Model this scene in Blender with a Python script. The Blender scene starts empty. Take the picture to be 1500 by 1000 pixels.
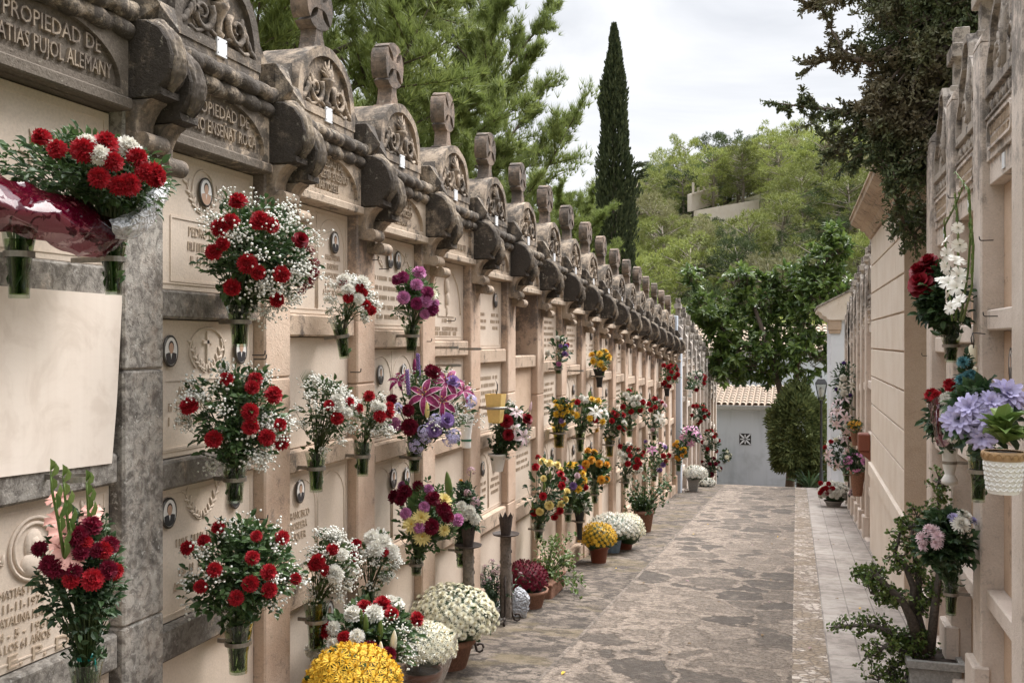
import bpy, math, random
from mathutils import Vector, Matrix, Euler, noise
R = math.radians
rnd = random.Random(7)
S = bpy.context.scene
COL = S.collection

# ------------------------------------------------------------------ camera
F, U0 = 1400.0, 1167.0
TH = math.atan((U0 - 750) / F)
CAM = Vector((0, 0, 1.79))
FW = Vector((-math.sin(TH), math.cos(TH), 0))
RT = Vector((math.cos(TH), math.sin(TH), 0))
UP = Vector((0, 0, 1))
XL = -2.427          # face of the left niche wall
XR = 0.95            # face of the right niche walls
STEP = 0.0685        # fall of the lane per metre (one bay per metre)
cd = bpy.data.cameras.new('camera'); cam = bpy.data.objects.new('camera', cd); COL.objects.link(cam)
cam.location = CAM; cam.rotation_euler = (R(90), 0, TH)
cd.sensor_width = 36; cd.lens = 36 * F / 1500; cd.clip_end = 3000; cd.clip_start = 0.05
S.camera = cam

def ray(u, v): return FW * F + RT * (u - 750) + UP * (500 - v)
def on_x(u, v, x):
    d = ray(u, v); return CAM + d * ((x - CAM.x) / d.x)
def on_y(u, v, y):
    d = ray(u, v); return CAM + d * ((y - CAM.y) / d.y)
def depth(p): return (Vector(p) - CAM).dot(FW)
def gz(y):
    if y < 23.2: return -STEP * y
    return -STEP * 23.2 - 0.22 * (y - 23.2) if y < 31 else -STEP * 23.2 - 0.22 * 7.8
def on_g(u, v):
    y = 10.0
    d = ray(u, v)
    for _ in range(40):
        s = (gz(y) - CAM.z) / d.z; y = 0.5 * y + 0.5 * s * d.y
    return CAM + d * s

# ------------------------------------------------------------------ mesh builder
class MB:
    def __init__(s): s.v = []; s.f = []; s.m = []; s.smooth = []
    def add(s, vs, fs, mi=0, sm=False):
        o = len(s.v); s.v.extend([tuple(p) for p in vs])
        for f in fs:
            s.f.append(tuple(i + o for i in f)); s.m.append(mi); s.smooth.append(sm)
        return s
    def merge(s, b, M=None, mi=None):
        o = len(s.v)
        s.v.extend([tuple(M @ Vector(p)) for p in b.v] if M else b.v)
        for f, m, k in zip(b.f, b.m, b.smooth):
            s.f.append(tuple(i + o for i in f)); s.m.append(m if mi is None else mi); s.smooth.append(k)
        return s
    def box(s, x0, x1, y0, y1, z0, z1, mi=0, bev=0.0):
        if bev <= 0:
            v = [(x0,y0,z0),(x1,y0,z0),(x1,y1,z0),(x0,y1,z0),(x0,y0,z1),(x1,y0,z1),(x1,y1,z1),(x0,y1,z1)]
            return s.add(v, [(0,3,2,1),(4,5,6,7),(0,1,5,4),(1,2,6,5),(2,3,7,6),(3,0,4,7)], mi)
        b = min(bev, (x1-x0)*.45, (y1-y0)*.45, (z1-z0)*.45)
        v = []; idx = {}
        X = (x0, x1); Y = (y0, y1); Z = (z0, z1)
        for a in (0,1):
            for c in (0,1):
                for e in (0,1):
                    sx, sy, sz = (1,-1)[a], (1,-1)[c], (1,-1)[e]
                    idx[a,c,e,0] = len(v); v.append((X[a], Y[c]+sy*b, Z[e]+sz*b))
                    idx[a,c,e,1] = len(v); v.append((X[a]+sx*b, Y[c], Z[e]+sz*b))
                    idx[a,c,e,2] = len(v); v.append((X[a]+sx*b, Y[c]+sy*b, Z[e]))
        fs = []
        def q(*k, flip=False):
            t = [idx[i] for i in k]; fs.append(tuple(reversed(t)) if flip else tuple(t))
        for a in (0,1): q((a,0,0,0),(a,1,0,0),(a,1,1,0),(a,0,1,0), flip=(a==0))
        for c in (0,1): q((0,c,0,1),(1,c,0,1),(1,c,1,1),(0,c,1,1), flip=(c==1))
        for e in (0,1): q((0,0,e,2),(1,0,e,2),(1,1,e,2),(0,1,e,2), flip=(e==0))
        for a in (0,1):
            for c in (0,1): q((a,c,0,0),(a,c,1,0),(a,c,1,1),(a,c,0,1), flip=(a!=c))
            for e in (0,1): q((a,0,e,0),(a,1,e,0),(a,1,e,2),(a,0,e,2), flip=(a==e))
        for c in (0,1):
            for e in (0,1): q((0,c,e,1),(1,c,e,1),(1,c,e,2),(0,c,e,2), flip=(c!=e))
        for a in (0,1):
            for c in (0,1):
                for e in (0,1): q((a,c,e,0),(a,c,e,1),(a,c,e,2), flip=((a+c+e)%2==1))
        return s.add(v, fs, mi)
    def prism(s, pts, lo, hi, axis='x', mi=0, sm=False):
        """extrude a closed 2D outline along an axis. axis x: pts=(y,z); y: (x,z); z: (x,y)"""
        n = len(pts)
        def P(p, t): return (t,p[0],p[1]) if axis=='x' else ((p[0],t,p[1]) if axis=='y' else (p[0],p[1],t))
        v = [P(p, lo) for p in pts] + [P(p, hi) for p in pts]
        s.add(v, [(i,(i+1)%n,n+(i+1)%n,n+i) for i in range(n)], mi, sm)
        s.add(v, [tuple(reversed(range(n))), tuple(range(n,2*n))], mi)
        return s
    def ring(s, outer, inner, lo, hi, axis='x', mi=0):
        """flat frame between two outlines with equal point counts"""
        n = len(outer)
        def P(p, t): return (t,p[0],p[1]) if axis=='x' else ((p[0],t,p[1]) if axis=='y' else (p[0],p[1],t))
        v = [P(p,hi) for p in outer]+[P(p,hi) for p in inner]+[P(p,lo) for p in outer]+[P(p,lo) for p in inner]
        f = []
        for i in range(n):
            j = (i+1)%n
            f += [(i,j,n+j,n+i),(n+i,n+j,3*n+j,3*n+i),(j,i,2*n+i,2*n+j)]
        return s.add(v, f, mi)
    def lathe(s, prof, n=16, c=(0,0,0), mi=0, sm=True, cap=True, M=None):
        v = []
        for r, z in prof:
            for k in range(n):
                a = 2*math.pi*k/n; v.append((r*math.cos(a), r*math.sin(a), z))
        v = [Vector(p) for p in v]
        v = [(M @ p if M else p) + Vector(c) for p in v]
        f = []
        for i in range(len(prof)-1):
            for k in range(n): f.append((i*n+k, i*n+(k+1)%n, (i+1)*n+(k+1)%n, (i+1)*n+k))
        s.add(v, f, mi, sm)
        if cap:
            s.add(v[:n], [tuple(reversed(range(n)))], mi); s.add(v[-n:], [tuple(range(n))], mi)
        return s
    def tube(s, pts, r, n=6, mi=0, sm=True):
        pts = [Vector(p) for p in pts]
        rs = r if isinstance(r, (list, tuple)) else [r]*len(pts)
        v = []; up = Vector((0.13,0.21,0.97))
        for i, p in enumerate(pts):
            t = (pts[min(i+1,len(pts)-1)] - pts[max(i-1,0)])
            if t.length < 1e-9: t = Vector((0,0,1))
            t.normalize()
            a = t.cross(up)
            if a.length < 1e-3: a = t.cross(Vector((1,0,0)))
            a.normalize(); b = t.cross(a)
            for k in range(n):
                w = 2*math.pi*k/n; v.append(p + (a*math.cos(w)+b*math.sin(w))*rs[i])
        f = []
        for i in range(len(pts)-1):
            for k in range(n): f.append((i*n+k, i*n+(k+1)%n, (i+1)*n+(k+1)%n, (i+1)*n+k))
        f.append(tuple(reversed(range(n)))); f.append(tuple(range((len(pts)-1)*n, len(pts)*n)))
        return s.add(v, f, mi, sm)
    def ell(s, c, rx, ry, rz, nu=10, nv=6, mi=0, M=None):
        v = []; c = Vector(c)
        for i in range(nv+1):
            ph = math.pi*i/nv
            for k in range(nu):
                a = 2*math.pi*k/nu
                p = Vector((rx*math.sin(ph)*math.cos(a), ry*math.sin(ph)*math.sin(a), -rz*math.cos(ph)))
                v.append(c + (M @ p if M else p))
        f = []
        for i in range(nv):
            for k in range(nu): f.append((i*nu+k, i*nu+(k+1)%nu, (i+1)*nu+(k+1)%nu, (i+1)*nu+k))
        return s.add(v, f, mi, True)
    def mesh(s, name, mats):
        me = bpy.data.meshes.new(name); me.from_pydata(s.v, [], s.f)
        for m in (mats if isinstance(mats, (list, tuple)) else [mats]): me.materials.append(m)
        me.polygons.foreach_set('material_index', s.m)
        me.polygons.foreach_set('use_smooth', s.smooth)
        me.update(); return me
    def build(s, name, mats, parent=None, loc=(0,0,0), **kw):
        return place(name, s.mesh(name, mats), parent, loc, **kw)

def place(name, me, parent=None, loc=(0,0,0), rot=None, scale=None, label=None, cat=None, group=None, kind=None):
    o = bpy.data.objects.new(name, me); COL.objects.link(o)
    o.location = loc
    if rot is not None:
        if isinstance(rot, (tuple, list)): o.rotation_euler = rot
        else: o.rotation_mode = 'QUATERNION'; o.rotation_quaternion = rot
    if scale is not None: o.scale = (scale,)*3 if isinstance(scale, (int, float)) else scale
    if parent: o.parent = parent
    tag(o, label, cat, group, kind); return o
def tag(o, label=None, cat=None, group=None, kind=None):
    for k, x in (('label',label),('category',cat),('group',group),('kind',kind)):
        if x: o[k] = x
    return o
def empty(name, loc, label, cat, group=None, rz=0):
    o = place(name, None, None, loc, (0,0,rz), None, label, cat, group); o.empty_display_size = 0.05; return o

# ------------------------------------------------------------------ materials
class NT:
    def __init__(s, name):
        s.mat = bpy.data.materials.new(name); s.mat.use_nodes = True
        s.t = s.mat.node_tree; s.t.nodes.clear()
        s.out = s.n('ShaderNodeOutputMaterial')
    def n(s, typ, **kw):
        x = s.t.nodes.new(typ)
        for k, v in kw.items():
            if k.startswith('i_'):
                key = k[2:]; key = int(key) if key.isdigit() else key.replace('_',' ')
                if hasattr(v, 'is_output') : s.t.links.new(v, x.inputs[key])
                else: x.inputs[key].default_value = v
            else: setattr(x, k, v)
        return x
    def link(s, a, b): s.t.links.new(a, b)
    def noise(s, vec, scale, detail=6, rough=.6, dist=0):
        return s.n('ShaderNodeTexNoise', i_Vector=vec, i_Scale=scale, i_Detail=detail, i_Roughness=rough, i_Distortion=dist).outputs[0]
    def ramp(s, fac, a, b, c0=0, c1=1):
        return s.n('ShaderNodeMapRange', interpolation_type='SMOOTHSTEP', i_0=fac, i_1=a, i_2=b, i_3=c0, i_4=c1).outputs[0]
    def mix(s, fac, a, b, typ='MIX'):
        x = s.n('ShaderNodeMix', data_type='RGBA', blend_type=typ)
        for i, v in ((0,fac),(6,a),(7,b)):
            if hasattr(v,'is_output'): s.link(v, x.inputs[i])
            else: x.inputs[i].default_value = (v if i == 0 else (tuple(v)+(1,))[:4])
        return x.outputs[2]
    def math(s, op, a, b=0.0):
        return s.n('ShaderNodeMath', operation=op, i_0=a, i_1=b).outputs[0]
    def bsdf(s, col, rough=.8, bump=None, bstr=.3, bdist=.01, **kw):
        p = s.n('ShaderNodeBsdfPrincipled')
        if hasattr(col,'is_output'): s.link(col, p.inputs['Base Color'])
        else: p.inputs['Base Color'].default_value = (*col,1)
        if hasattr(rough,'is_output'): s.link(rough, p.inputs['Roughness'])
        else: p.inputs['Roughness'].default_value = rough
        for k, v in kw.items(): p.inputs[k.replace('_',' ')].default_value = v
        if bump is not None:
            b = s.n('ShaderNodeBump', i_Height=bump, i_Strength=bstr, i_Distance=bdist); s.link(b.outputs[0], p.inputs['Normal'])
        s.link(p.outputs[0], s.out.inputs[0]); s.p = p
        return s.mat

def plain(name, col, rough=.6, var=.0, **kw):
    t = NT(name)
    if var:
        g = t.n('ShaderNodeNewGeometry')
        x = t.noise(g.outputs['Position'], 60, 4)
        c = t.mix(t.ramp(x,.3,.7), tuple(k*(1-var) for k in col), tuple(min(1,k*(1+var)) for k in col))
        return t.bsdf(c, rough, x, .25, .004, **kw)
    return t.bsdf(col, rough, **kw)

def stone(name, base, alt, dark, dk=.5, near=.0, top=None, pits=.5, streak=.3, lichen=.15, bs=.5, soft=.12, crust=0):
    """weathered limestone: mottled base, dark soot / lichen patches with their own outline"""
    t = NT(name); g = t.n('ShaderNodeNewGeometry'); P = g.outputs['Position']
    o = t.n('ShaderNodeTexCoord').outputs['Object']
    n1 = t.noise(P, 2.3, 7, .62); n2 = t.noise(P, 14, 7, .65, .3); n3 = t.noise(P, 90, 5, .7)
    st = t.n('ShaderNodeMapping', i_Vector=P, i_Scale=(9,9,.9)).outputs[0]
    ns = t.noise(st, 1.6, 6, .65)
    c = t.mix(t.ramp(n1,.35,.65), base, alt)
    c = t.mix(t.math('MULTIPLY', t.ramp(n3,.35,.75), .35), c, tuple(k*.55 for k in base))
    # dark patina
    def ctr(x, k): return t.math('MULTIPLY', t.math('SUBTRACT', x, .5), k)
    n4 = t.noise(P, 5.5, 8, .7, .5)
    s = t.math('ADD', t.math('ADD', ctr(n2, 1.1), ctr(n1, .8)), t.math('ADD', ctr(ns, streak*2.2), t.math('ADD', ctr(n3, .5), ctr(n4, 1.0))))
    off = t.math('ADD', s, dk - .39)
    if near:
        sep = t.n('ShaderNodeSeparateXYZ', i_0=P)
        off = t.math('ADD', off, t.ramp(sep.outputs[1], 4.6, 3.0, 0, near))
    if top:
        sz = t.n('ShaderNodeSeparateXYZ', i_0=o)
        off = t.math('ADD', off, t.ramp(sz.outputs[2], top[0], top[1], 0, top[2]))
    fac = t.ramp(off, .0-soft, .0+soft)
    dc = t.mix(t.ramp(n3,.3,.7), dark, tuple(min(1,k*1.9) for k in dark))
    c = t.mix(t.math('MULTIPLY', fac, .93), c, dc)
    # pale lichen freckles
    if lichen:
        l = t.noise(P, 34, 4, .6, .6); l2 = t.noise(P, 5, 3)
        lf = t.math('MULTIPLY', t.ramp(l,.66-lichen*.3,.72), t.ramp(l2,.42,.6))
        c = t.mix(t.math('MULTIPLY', lf, .55), c, (.50,.46,.38))
    if crust:
        n7 = t.noise(P, 26, 7, .72, .6)
        cr_ = t.mix(t.ramp(n7,.36,.60), (.13,.12,.108), (.40,.375,.335)); cr_ = t.mix(t.math('MULTIPLY', t.ramp(n4,.52,.62), .8), cr_, (.075,.066,.058))
        cr_ = t.mix(t.math('MULTIPLY', t.ramp(t.noise(P, 48, 5, .6),.60,.68), .8), cr_, (.56,.54,.50))
        sy = t.n('ShaderNodeSeparateXYZ', i_0=P).outputs[1]
        c = t.mix(t.ramp(t.math('ADD', sy, ctr(n1, 1.2)), 4.1, 3.1, 0, crust), c, cr_)
    h = t.math('ADD', t.math('MULTIPLY', n3, .5), t.math('MULTIPLY', n2, .9))
    vo = t.n('ShaderNodeTexVoronoi', i_Vector=P, i_Scale=70).outputs[0]
    h = t.math('ADD', h, t.math('MULTIPLY', t.ramp(vo,.0,.35), pits*.5))
    return t.bsdf(c, .93, h, bs, .012, Specular_IOR_Level=.2)

M = {}
M['patina'] = stone('patina_stone', (.40,.325,.245), (.30,.24,.18), (.036,.031,.027), .53, near=.06, lichen=.3, bs=.9, soft=.2)
M['console'] = stone('console_stone', (.33,.265,.20), (.24,.19,.145), (.030,.026,.023), .60, near=.1, lichen=.3, bs=.9, soft=.22)
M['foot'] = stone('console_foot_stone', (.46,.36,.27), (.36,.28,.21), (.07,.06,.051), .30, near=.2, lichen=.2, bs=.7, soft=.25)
M['leafstone'] = stone('carved_leaf_stone', (.36,.295,.225), (.27,.22,.165), (.055,.047,.041), .44, lichen=.25, bs=.4, soft=.25)
M['pediment'] = stone('pediment_stone', (.44,.35,.265), (.33,.26,.195), (.060,.052,.045), .42, near=.16, lichen=.3, bs=.8, soft=.22)
M['cross'] = stone('cross_stone', (.33,.245,.19), (.23,.175,.135), (.06,.052,.046), .40, lichen=.3, bs=.8, soft=.25)
M['panel'] = stone('panel_stone', (.50,.405,.31), (.42,.33,.25), (.075,.063,.052), .26, near=.50, lichen=.2)
M['pillar'] = stone('pillar_stone', (.63,.485,.375), (.54,.385,.285), (.12,.10,.088), .06, near=.38, top=(2.25,2.85,.45), lichen=.12, soft=.2, crust=.85)
M['sill'] = stone('sill_stone', (.56,.435,.33), (.47,.35,.26), (.07,.06,.052), .19, near=.55, lichen=.15, soft=.2, crust=.6)
M['slab'] = stone('slab_stone', (.69,.585,.485), (.62,.51,.41), (.25,.20,.16), -.08, near=.04, pits=.15, lichen=0, bs=.2)
def marble():
    t = NT('wavy_marble'); P = t.n('ShaderNodeNewGeometry').outputs['Position']
    w = t.n('ShaderNodeTexWave', wave_type='BANDS', bands_direction='Z', i_Vector=P, i_Scale=9.0, i_Distortion=7.0, i_Detail=3.0, i_Detail_Scale=1.2).outputs[0]
    st = t.noise(t.n('ShaderNodeMapping', i_Vector=P, i_Scale=(14,14,.7)).outputs[0], 1.2, 6, .6); n = t.noise(P, 3, 5)
    c = t.mix(t.ramp(st,.35,.7), (.74,.655,.575), (.70,.61,.53)); c = t.mix(t.math('MULTIPLY', t.ramp(t.noise(P, 5, 7, .65, .8),.46,.66), .55), c, (.58,.49,.415)); c = t.mix(t.math('MULTIPLY', t.ramp(w,.7,.95), .035), c, (.52,.45,.39))
    return t.bsdf(c, .5, t.math('ADD', t.math('MULTIPLY', w, .15), n), .05, .006, Specular_IOR_Level=.3)
M['slab_blank'] = marble()
M['rstone'] = stone('right_wall_stone', (.67,.585,.515), (.57,.485,.415), (.14,.125,.112), .06, top=(2.6,3.6,.40), lichen=.1, soft=.2)
M['rslab'] = stone('right_slab_stone', (.60,.45,.335), (.52,.375,.27), (.17,.125,.09), .10, pits=.2, lichen=0, streak=.45)
M['rtop'] = stone('right_carving_stone', (.42,.37,.32), (.33,.285,.245), (.08,.07,.062), .34, lichen=.2)
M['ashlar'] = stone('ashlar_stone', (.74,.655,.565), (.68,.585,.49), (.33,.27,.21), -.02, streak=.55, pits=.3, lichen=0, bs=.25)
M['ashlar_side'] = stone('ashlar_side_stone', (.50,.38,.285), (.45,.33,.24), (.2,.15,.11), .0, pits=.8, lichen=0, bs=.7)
M['cornice'] = stone('cornice_stone', (.52,.41,.31), (.42,.32,.24), (.13,.11,.09), .22, lichen=.1)
M['letter'] = stone('lettering_stone', (.50,.40,.30), (.42,.33,.25), (.15,.12,.1), .08, near=.1, lichen=0, bs=.2)
M['dletter'] = stone('weathered_lettering', (.36,.29,.22), (.3,.24,.18), (.11,.09,.075), .22, near=.25, lichen=.1, bs=.3)
M['plate'] = plain('white_plate', (.72,.73,.75), .4, .04)
M['enamel'] = plain('portrait_enamel', (.75,.73,.70), .15)
M['rim'] = plain('portrait_rim', (.10,.09,.08), .35, Metallic=.6)
M['face'] = plain('portrait_skin', (.48,.31,.22), .3)
M['hair'] = plain('portrait_hair', (.03,.025,.022), .3)
M['suit'] = plain('portrait_suit', (.035,.035,.04), .3)
M['suit2'] = plain('portrait_brown_suit', (.11,.05,.03), .3)
M['steel'] = plain('ring_steel', (.30,.28,.25), .42, .15, Metallic=.85)
M['iron'] = plain('rusty_iron', (.045,.032,.026), .75, .35)
M['hook'] = plain('black_hook', (.02,.018,.016), .6)
M['terracotta'] = plain('terracotta', (.25,.125,.08), .85, .25)
M['brownpot'] = plain('brown_plastic_pot', (.19,.055,.03), .5, .1)
M['whitepot'] = plain('white_ceramic', (.72,.70,.66), .35, .04)
M['goldband'] = plain('ochre_glaze', (.34,.21,.10), .4, .15)
M['yellowpot'] = plain('yellow_plastic', (.66,.46,.16), .4, .06)
M['bluepot'] = plain('blue_pot', (.22,.31,.42), .5, .08)
M['concrete'] = plain('concrete_pot', (.30,.29,.27), .9, .2)
M['darkplastic'] = plain('black_plastic', (.012,.012,.013), .35)
M['greenband'] = plain('green_band', (.01,.12,.06), .5)
M['teal'] = plain('teal_ribbon', (.0,.22,.2), .4)
M['soil'] = plain('soil', (.03,.02,.014), .95, .3)
M['wood'] = plain('weathered_wood', (.14,.115,.095), .85, .3)
M['cream'] = plain('cream_plastic', (.66,.6,.45), .4)
def plaster(name, a_, b_):
    t = NT(name); P = t.n('ShaderNodeNewGeometry').outputs['Position']
    st = t.noise(t.n('ShaderNodeMapping', i_Vector=P, i_Scale=(5,5,.5)).outputs[0], 1.3, 6, .6); n = t.noise(P, 1.5, 6); f = t.noise(P, 40, 4)
    c = t.mix(t.ramp(st,.45,.75), a_, b_); c = t.mix(t.math('MULTIPLY', t.ramp(n,.5,.68), .4), c, tuple(k*.72 for k in b_)); return t.bsdf(c, .9, f, .25, .006)
M['render'] = plaster('white_render', (.64,.66,.70), (.54,.56,.59)); M['render2'] = plaster('grey_render', (.47,.50,.55), (.40,.425,.465))
M['whitepaint'] = plain('bluish_paint', (.46,.50,.56), .7, .04)
M['lampmetal'] = plain('lamp_black_metal', (.015,.015,.016), .45)

def thin(name, col, fac, rough=.05, wrinkle=0):
    t = NT(name)
    tr = t.n('ShaderNodeBsdfTransparent', i_Color=(*col,1)); gl = t.n('ShaderNodeBsdfGlossy', i_Roughness=rough, i_Color=(.9,.9,.9,1))
    lw = t.n('ShaderNodeLayerWeight', i_Blend=fac)
    if wrinkle:
        g = t.n('ShaderNodeNewGeometry'); x = t.noise(g.outputs['Position'], wrinkle, 4, .6, 1.5)
        b = t.n('ShaderNodeBump', i_Height=x, i_Strength=1.0, i_Distance=.03); t.link(b.outputs[0], gl.inputs['Normal'])
    m = t.n('ShaderNodeMixShader', i_0=lw.outputs['Facing'], i_1=tr.outputs[0], i_2=gl.outputs[0]); t.link(m.outputs[0], t.out.inputs[0]); return t.mat
M['glass'] = thin('vase_glass', (.80,.86,.80), .22)
M['yglass'] = thin('yellow_glass', (.85,.72,.30), .25)
M['cello'] = thin('clear_cellophane', (.93,.93,.93), .35, .12, 14)
def tissue(name, col, tr, rough=.3, scale=18):
    t = NT(name); g = t.n('ShaderNodeNewGeometry'); wv = t.n('ShaderNodeTexNoise', i_Vector=g.outputs['Position'], i_Scale=scale*.5); x = t.n('ShaderNodeTexVoronoi', feature='F1', i_Vector=t.n('ShaderNodeVectorMath', operation='MULTIPLY_ADD', i_0=wv.outputs['Color'], i_1=(.12,.12,.12), i_2=g.outputs['Position']).outputs[0], i_Scale=scale).outputs[0]
    p = t.n('ShaderNodeBsdfPrincipled', i_Base_Color=(*col,1), i_Roughness=rough)
    b = t.n('ShaderNodeBump', i_Height=x, i_Strength=1.0, i_Distance=.03); t.link(b.outputs[0], p.inputs['Normal'])
    q = t.n('ShaderNodeBsdfTransparent', i_Color=(*[min(1,c*2+.1) for c in col],1))
    m = t.n('ShaderNodeMixShader', i_0=tr, i_1=p.outputs[0], i_2=q.outputs[0]); t.link(m.outputs[0], t.out.inputs[0]); return t.mat
M['redcello'] = tissue('red_cellophane', (.07,.0,.010), .45, .07, 7)
M['net'] = tissue('white_net', (.78,.79,.82), .25, .5, 40)
M['bag'] = tissue('plastic_bag', (.62,.64,.68), .40, .25, 30)

def petal(name, col, col2=None, var=.25, rough=.6, trans=.2):
    t = NT(name); g = t.n('ShaderNodeNewGeometry'); oi = t.n('ShaderNodeObjectInfo')
    r = g.outputs['Random Per Island']
    c = t.mix(r, tuple(k*(1-var) for k in col), tuple(min(.95,k*(1+var)) for k in col))
    if col2: c = t.mix(t.ramp(oi.outputs['Random'],.2,.8), c, col2)
    p = t.n('ShaderNodeBsdfPrincipled', i_Base_Color=c, i_Roughness=rough, i_Specular_IOR_Level=.25)
    d = t.n('ShaderNodeBsdfTranslucent', i_Color=c)
    m = t.n('ShaderNodeMixShader', i_0=trans, i_1=p.outputs[0], i_2=d.outputs[0]); t.link(m.outputs[0], t.out.inputs[0]); return t.mat
M['red'] = petal('red_petals', (.36,.012,.020)); M['dred'] = petal('dark_red_petals', (.15,.006,.022)); M['rose'] = petal('crimson_petals', (.19,.004,.012))
M['pink'] = petal('pink_petals', (.56,.22,.42)); M['salmon'] = petal('salmon_petals', (.74,.40,.34), var=.12); M['white'] = petal('white_petals', (.80,.78,.71), var=.1)
M['yellow'] = petal('yellow_petals', (.74,.47,.05)); M['pyellow'] = petal('pale_yellow_petals', (.78,.66,.28), var=.12); M['cream_p'] = petal('cream_petals', (.85,.82,.67), var=.1)
M['orange'] = petal('orange_petals', (.70,.36,.05)); M['magenta'] = petal('magenta_petals', (.26,.03,.11)); M['violet'] = petal('violet_petals', (.30,.19,.44))
M['lilac'] = petal('lilac_petals', (.50,.46,.68), var=.2); M['dviolet'] = petal('deep_violet_petals', (.10,.045,.20)); M['teal_p'] = petal('teal_petals', (.10,.25,.28))
M['palepink'] = petal('pale_pink_petals', (.72,.55,.58), var=.12); M['gyp'] = petal('babys_breath_white', (.80,.79,.73), var=.08); M['burg'] = petal('burgundy_petals', (.13,.008,.012))
M['dusty'] = petal('dusty_pink_petals', (.40,.26,.28))
def leafmat(name, a, b, c=None, rough=.45, trans=.22, spec=.4, vary=None):
    t = NT(name); g = t.n('ShaderNodeNewGeometry'); r = g.outputs['Random Per Island']
    x = t.noise(g.outputs['Position'], 1.1, 3)
    col = t.mix(r, a, b)
    if c: col = t.mix(t.ramp(x,.45,.62), col, c)
    if vary:
        orr = t.n('ShaderNodeObjectInfo').outputs['Random']; k = t.ramp(orr, 0, 1, vary[0], vary[1]); col = t.mix(1.0, col, t.n('ShaderNodeCombineXYZ', i_0=k, i_1=k, i_2=k).outputs[0], 'MULTIPLY')
    p = t.n('ShaderNodeBsdfPrincipled', i_Base_Color=col, i_Roughness=rough, i_Specular_IOR_Level=spec)
    d = t.n('ShaderNodeBsdfTranslucent', i_Color=col)
    m = t.n('ShaderNodeMixShader', i_0=trans, i_1=p.outputs[0], i_2=d.outputs[0]); t.link(m.outputs[0], t.out.inputs[0]); return t.mat
M['leaf'] = leafmat('bouquet_leaves', (.024,.056,.018), (.085,.145,.045))
M['dleaf'] = leafmat('dark_bouquet_leaves', (.017,.04,.016), (.055,.10,.037))
M['lleaf'] = leafmat('light_leaves', (.07,.13,.025), (.16,.22,.06))
M['fern'] = leafmat('fern_leaves', (.035,.08,.02), (.09,.16,.05), trans=.3)
M['stem'] = leafmat('stems', (.03,.06,.015), (.08,.12,.04))
M['gstem'] = leafmat('babys_breath_stems', (.12,.14,.08), (.22,.22,.14))
M['jade'] = leafmat('jade_leaves', (.05,.10,.022), (.16,.21,.055), rough=.3)
M['pine'] = leafmat('pine_needles', (.10,.14,.036), (.29,.335,.10), (.19,.24,.066), rough=.55, trans=.38)
M['hpine'] = leafmat('hill_pine_needles', (.11,.145,.036), (.34,.36,.105), (.23,.26,.072), rough=.7, trans=.2, vary=(.62,1.45))
M['hpine2'] = leafmat('olive_pine_needles', (.17,.17,.075), (.33,.315,.16), rough=.7, trans=.2, vary=(.62,1.45))
M['hpine3'] = leafmat('dark_pine_needles', (.05,.08,.028), (.13,.17,.058), rough=.7, trans=.2, vary=(.62,1.45))
M['cypress'] = leafmat('cypress_foliage', (.028,.045,.019), (.10,.118,.052), rough=.7, trans=.1)
M['juniper'] = leafmat('juniper_foliage', (.045,.066,.028), (.14,.17,.07), (.145,.122,.07), rough=.7, trans=.12)
M['ficus'] = leafmat('glossy_tree_leaves', (.035,.072,.017), (.16,.225,.052), rough=.32, trans=.32, spec=.5)
M['bush'] = leafmat('bush_foliage', (.06,.085,.026), (.17,.19,.062), rough=.7, trans=.15)
M['bark'] = plain('bark', (.10,.075,.055), .95, .35)
M['pbark'] = plain('pale_bark', (.26,.22,.18), .95, .3)
M['jbark'] = plain('jade_bark', (.085,.07,.058), .9, .35)
# ------------------------------------------------------------------ world and light
W = bpy.data.worlds.new('World'); S.world = W; W.use_nodes = True
wt = W.node_tree; wt.nodes.clear()
wo = wt.nodes.new('ShaderNodeOutputWorld'); bg = wt.nodes.new('ShaderNodeBackground'); bg.inputs[1].default_value = 0.1
sky = wt.nodes.new('ShaderNodeTexSky'); sky.sky_type = 'NISHITA'; sky.sun_disc = False
SUN_EL, SUN_AZ = R(54), R(30)      # azimuth measured from +y towards +x
sky.sun_elevation = SUN_EL; sky.sun_rotation = SUN_AZ
tc = wt.nodes.new('ShaderNodeTexCoord'); mp = wt.nodes.new('ShaderNodeMapping'); mp.inputs['Scale'].default_value = (1.6,1.6,5.0)
wt.links.new(tc.outputs['Generated'], mp.inputs[0])
nz = wt.nodes.new('ShaderNodeTexNoise'); nz.inputs['Scale'].default_value = 1.9; nz.inputs['Detail'].default_value = 7; nz.inputs['Roughness'].default_value = .52; nz.inputs['Distortion'].default_value = .6
wt.links.new(mp.outputs[0], nz.inputs['Vector'])
cr = wt.nodes.new('ShaderNodeValToRGB'); cr.color_ramp.elements[0].position = .36; cr.color_ramp.elements[1].position = .66
cr.color_ramp.elements[0].color = (.68,.695,.73,1); cr.color_ramp.elements[1].color = (.97,.97,.98,1)
wt.links.new(nz.outputs[0], cr.inputs[0])
sc = wt.nodes.new('ShaderNodeMix'); sc.data_type = 'RGBA'; sc.blend_type = 'MULTIPLY'; sc.inputs[0].default_value = 1; sc.inputs[7].default_value = (9.2,9.2,9.2,1)
wt.links.new(cr.outputs[0], sc.inputs[6])
mx = wt.nodes.new('ShaderNodeMix'); mx.data_type = 'RGBA'; mx.inputs[0].default_value = .93
wt.links.new(sky.outputs[0], mx.inputs[6]); wt.links.new(sc.outputs[2], mx.inputs[7])
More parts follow.
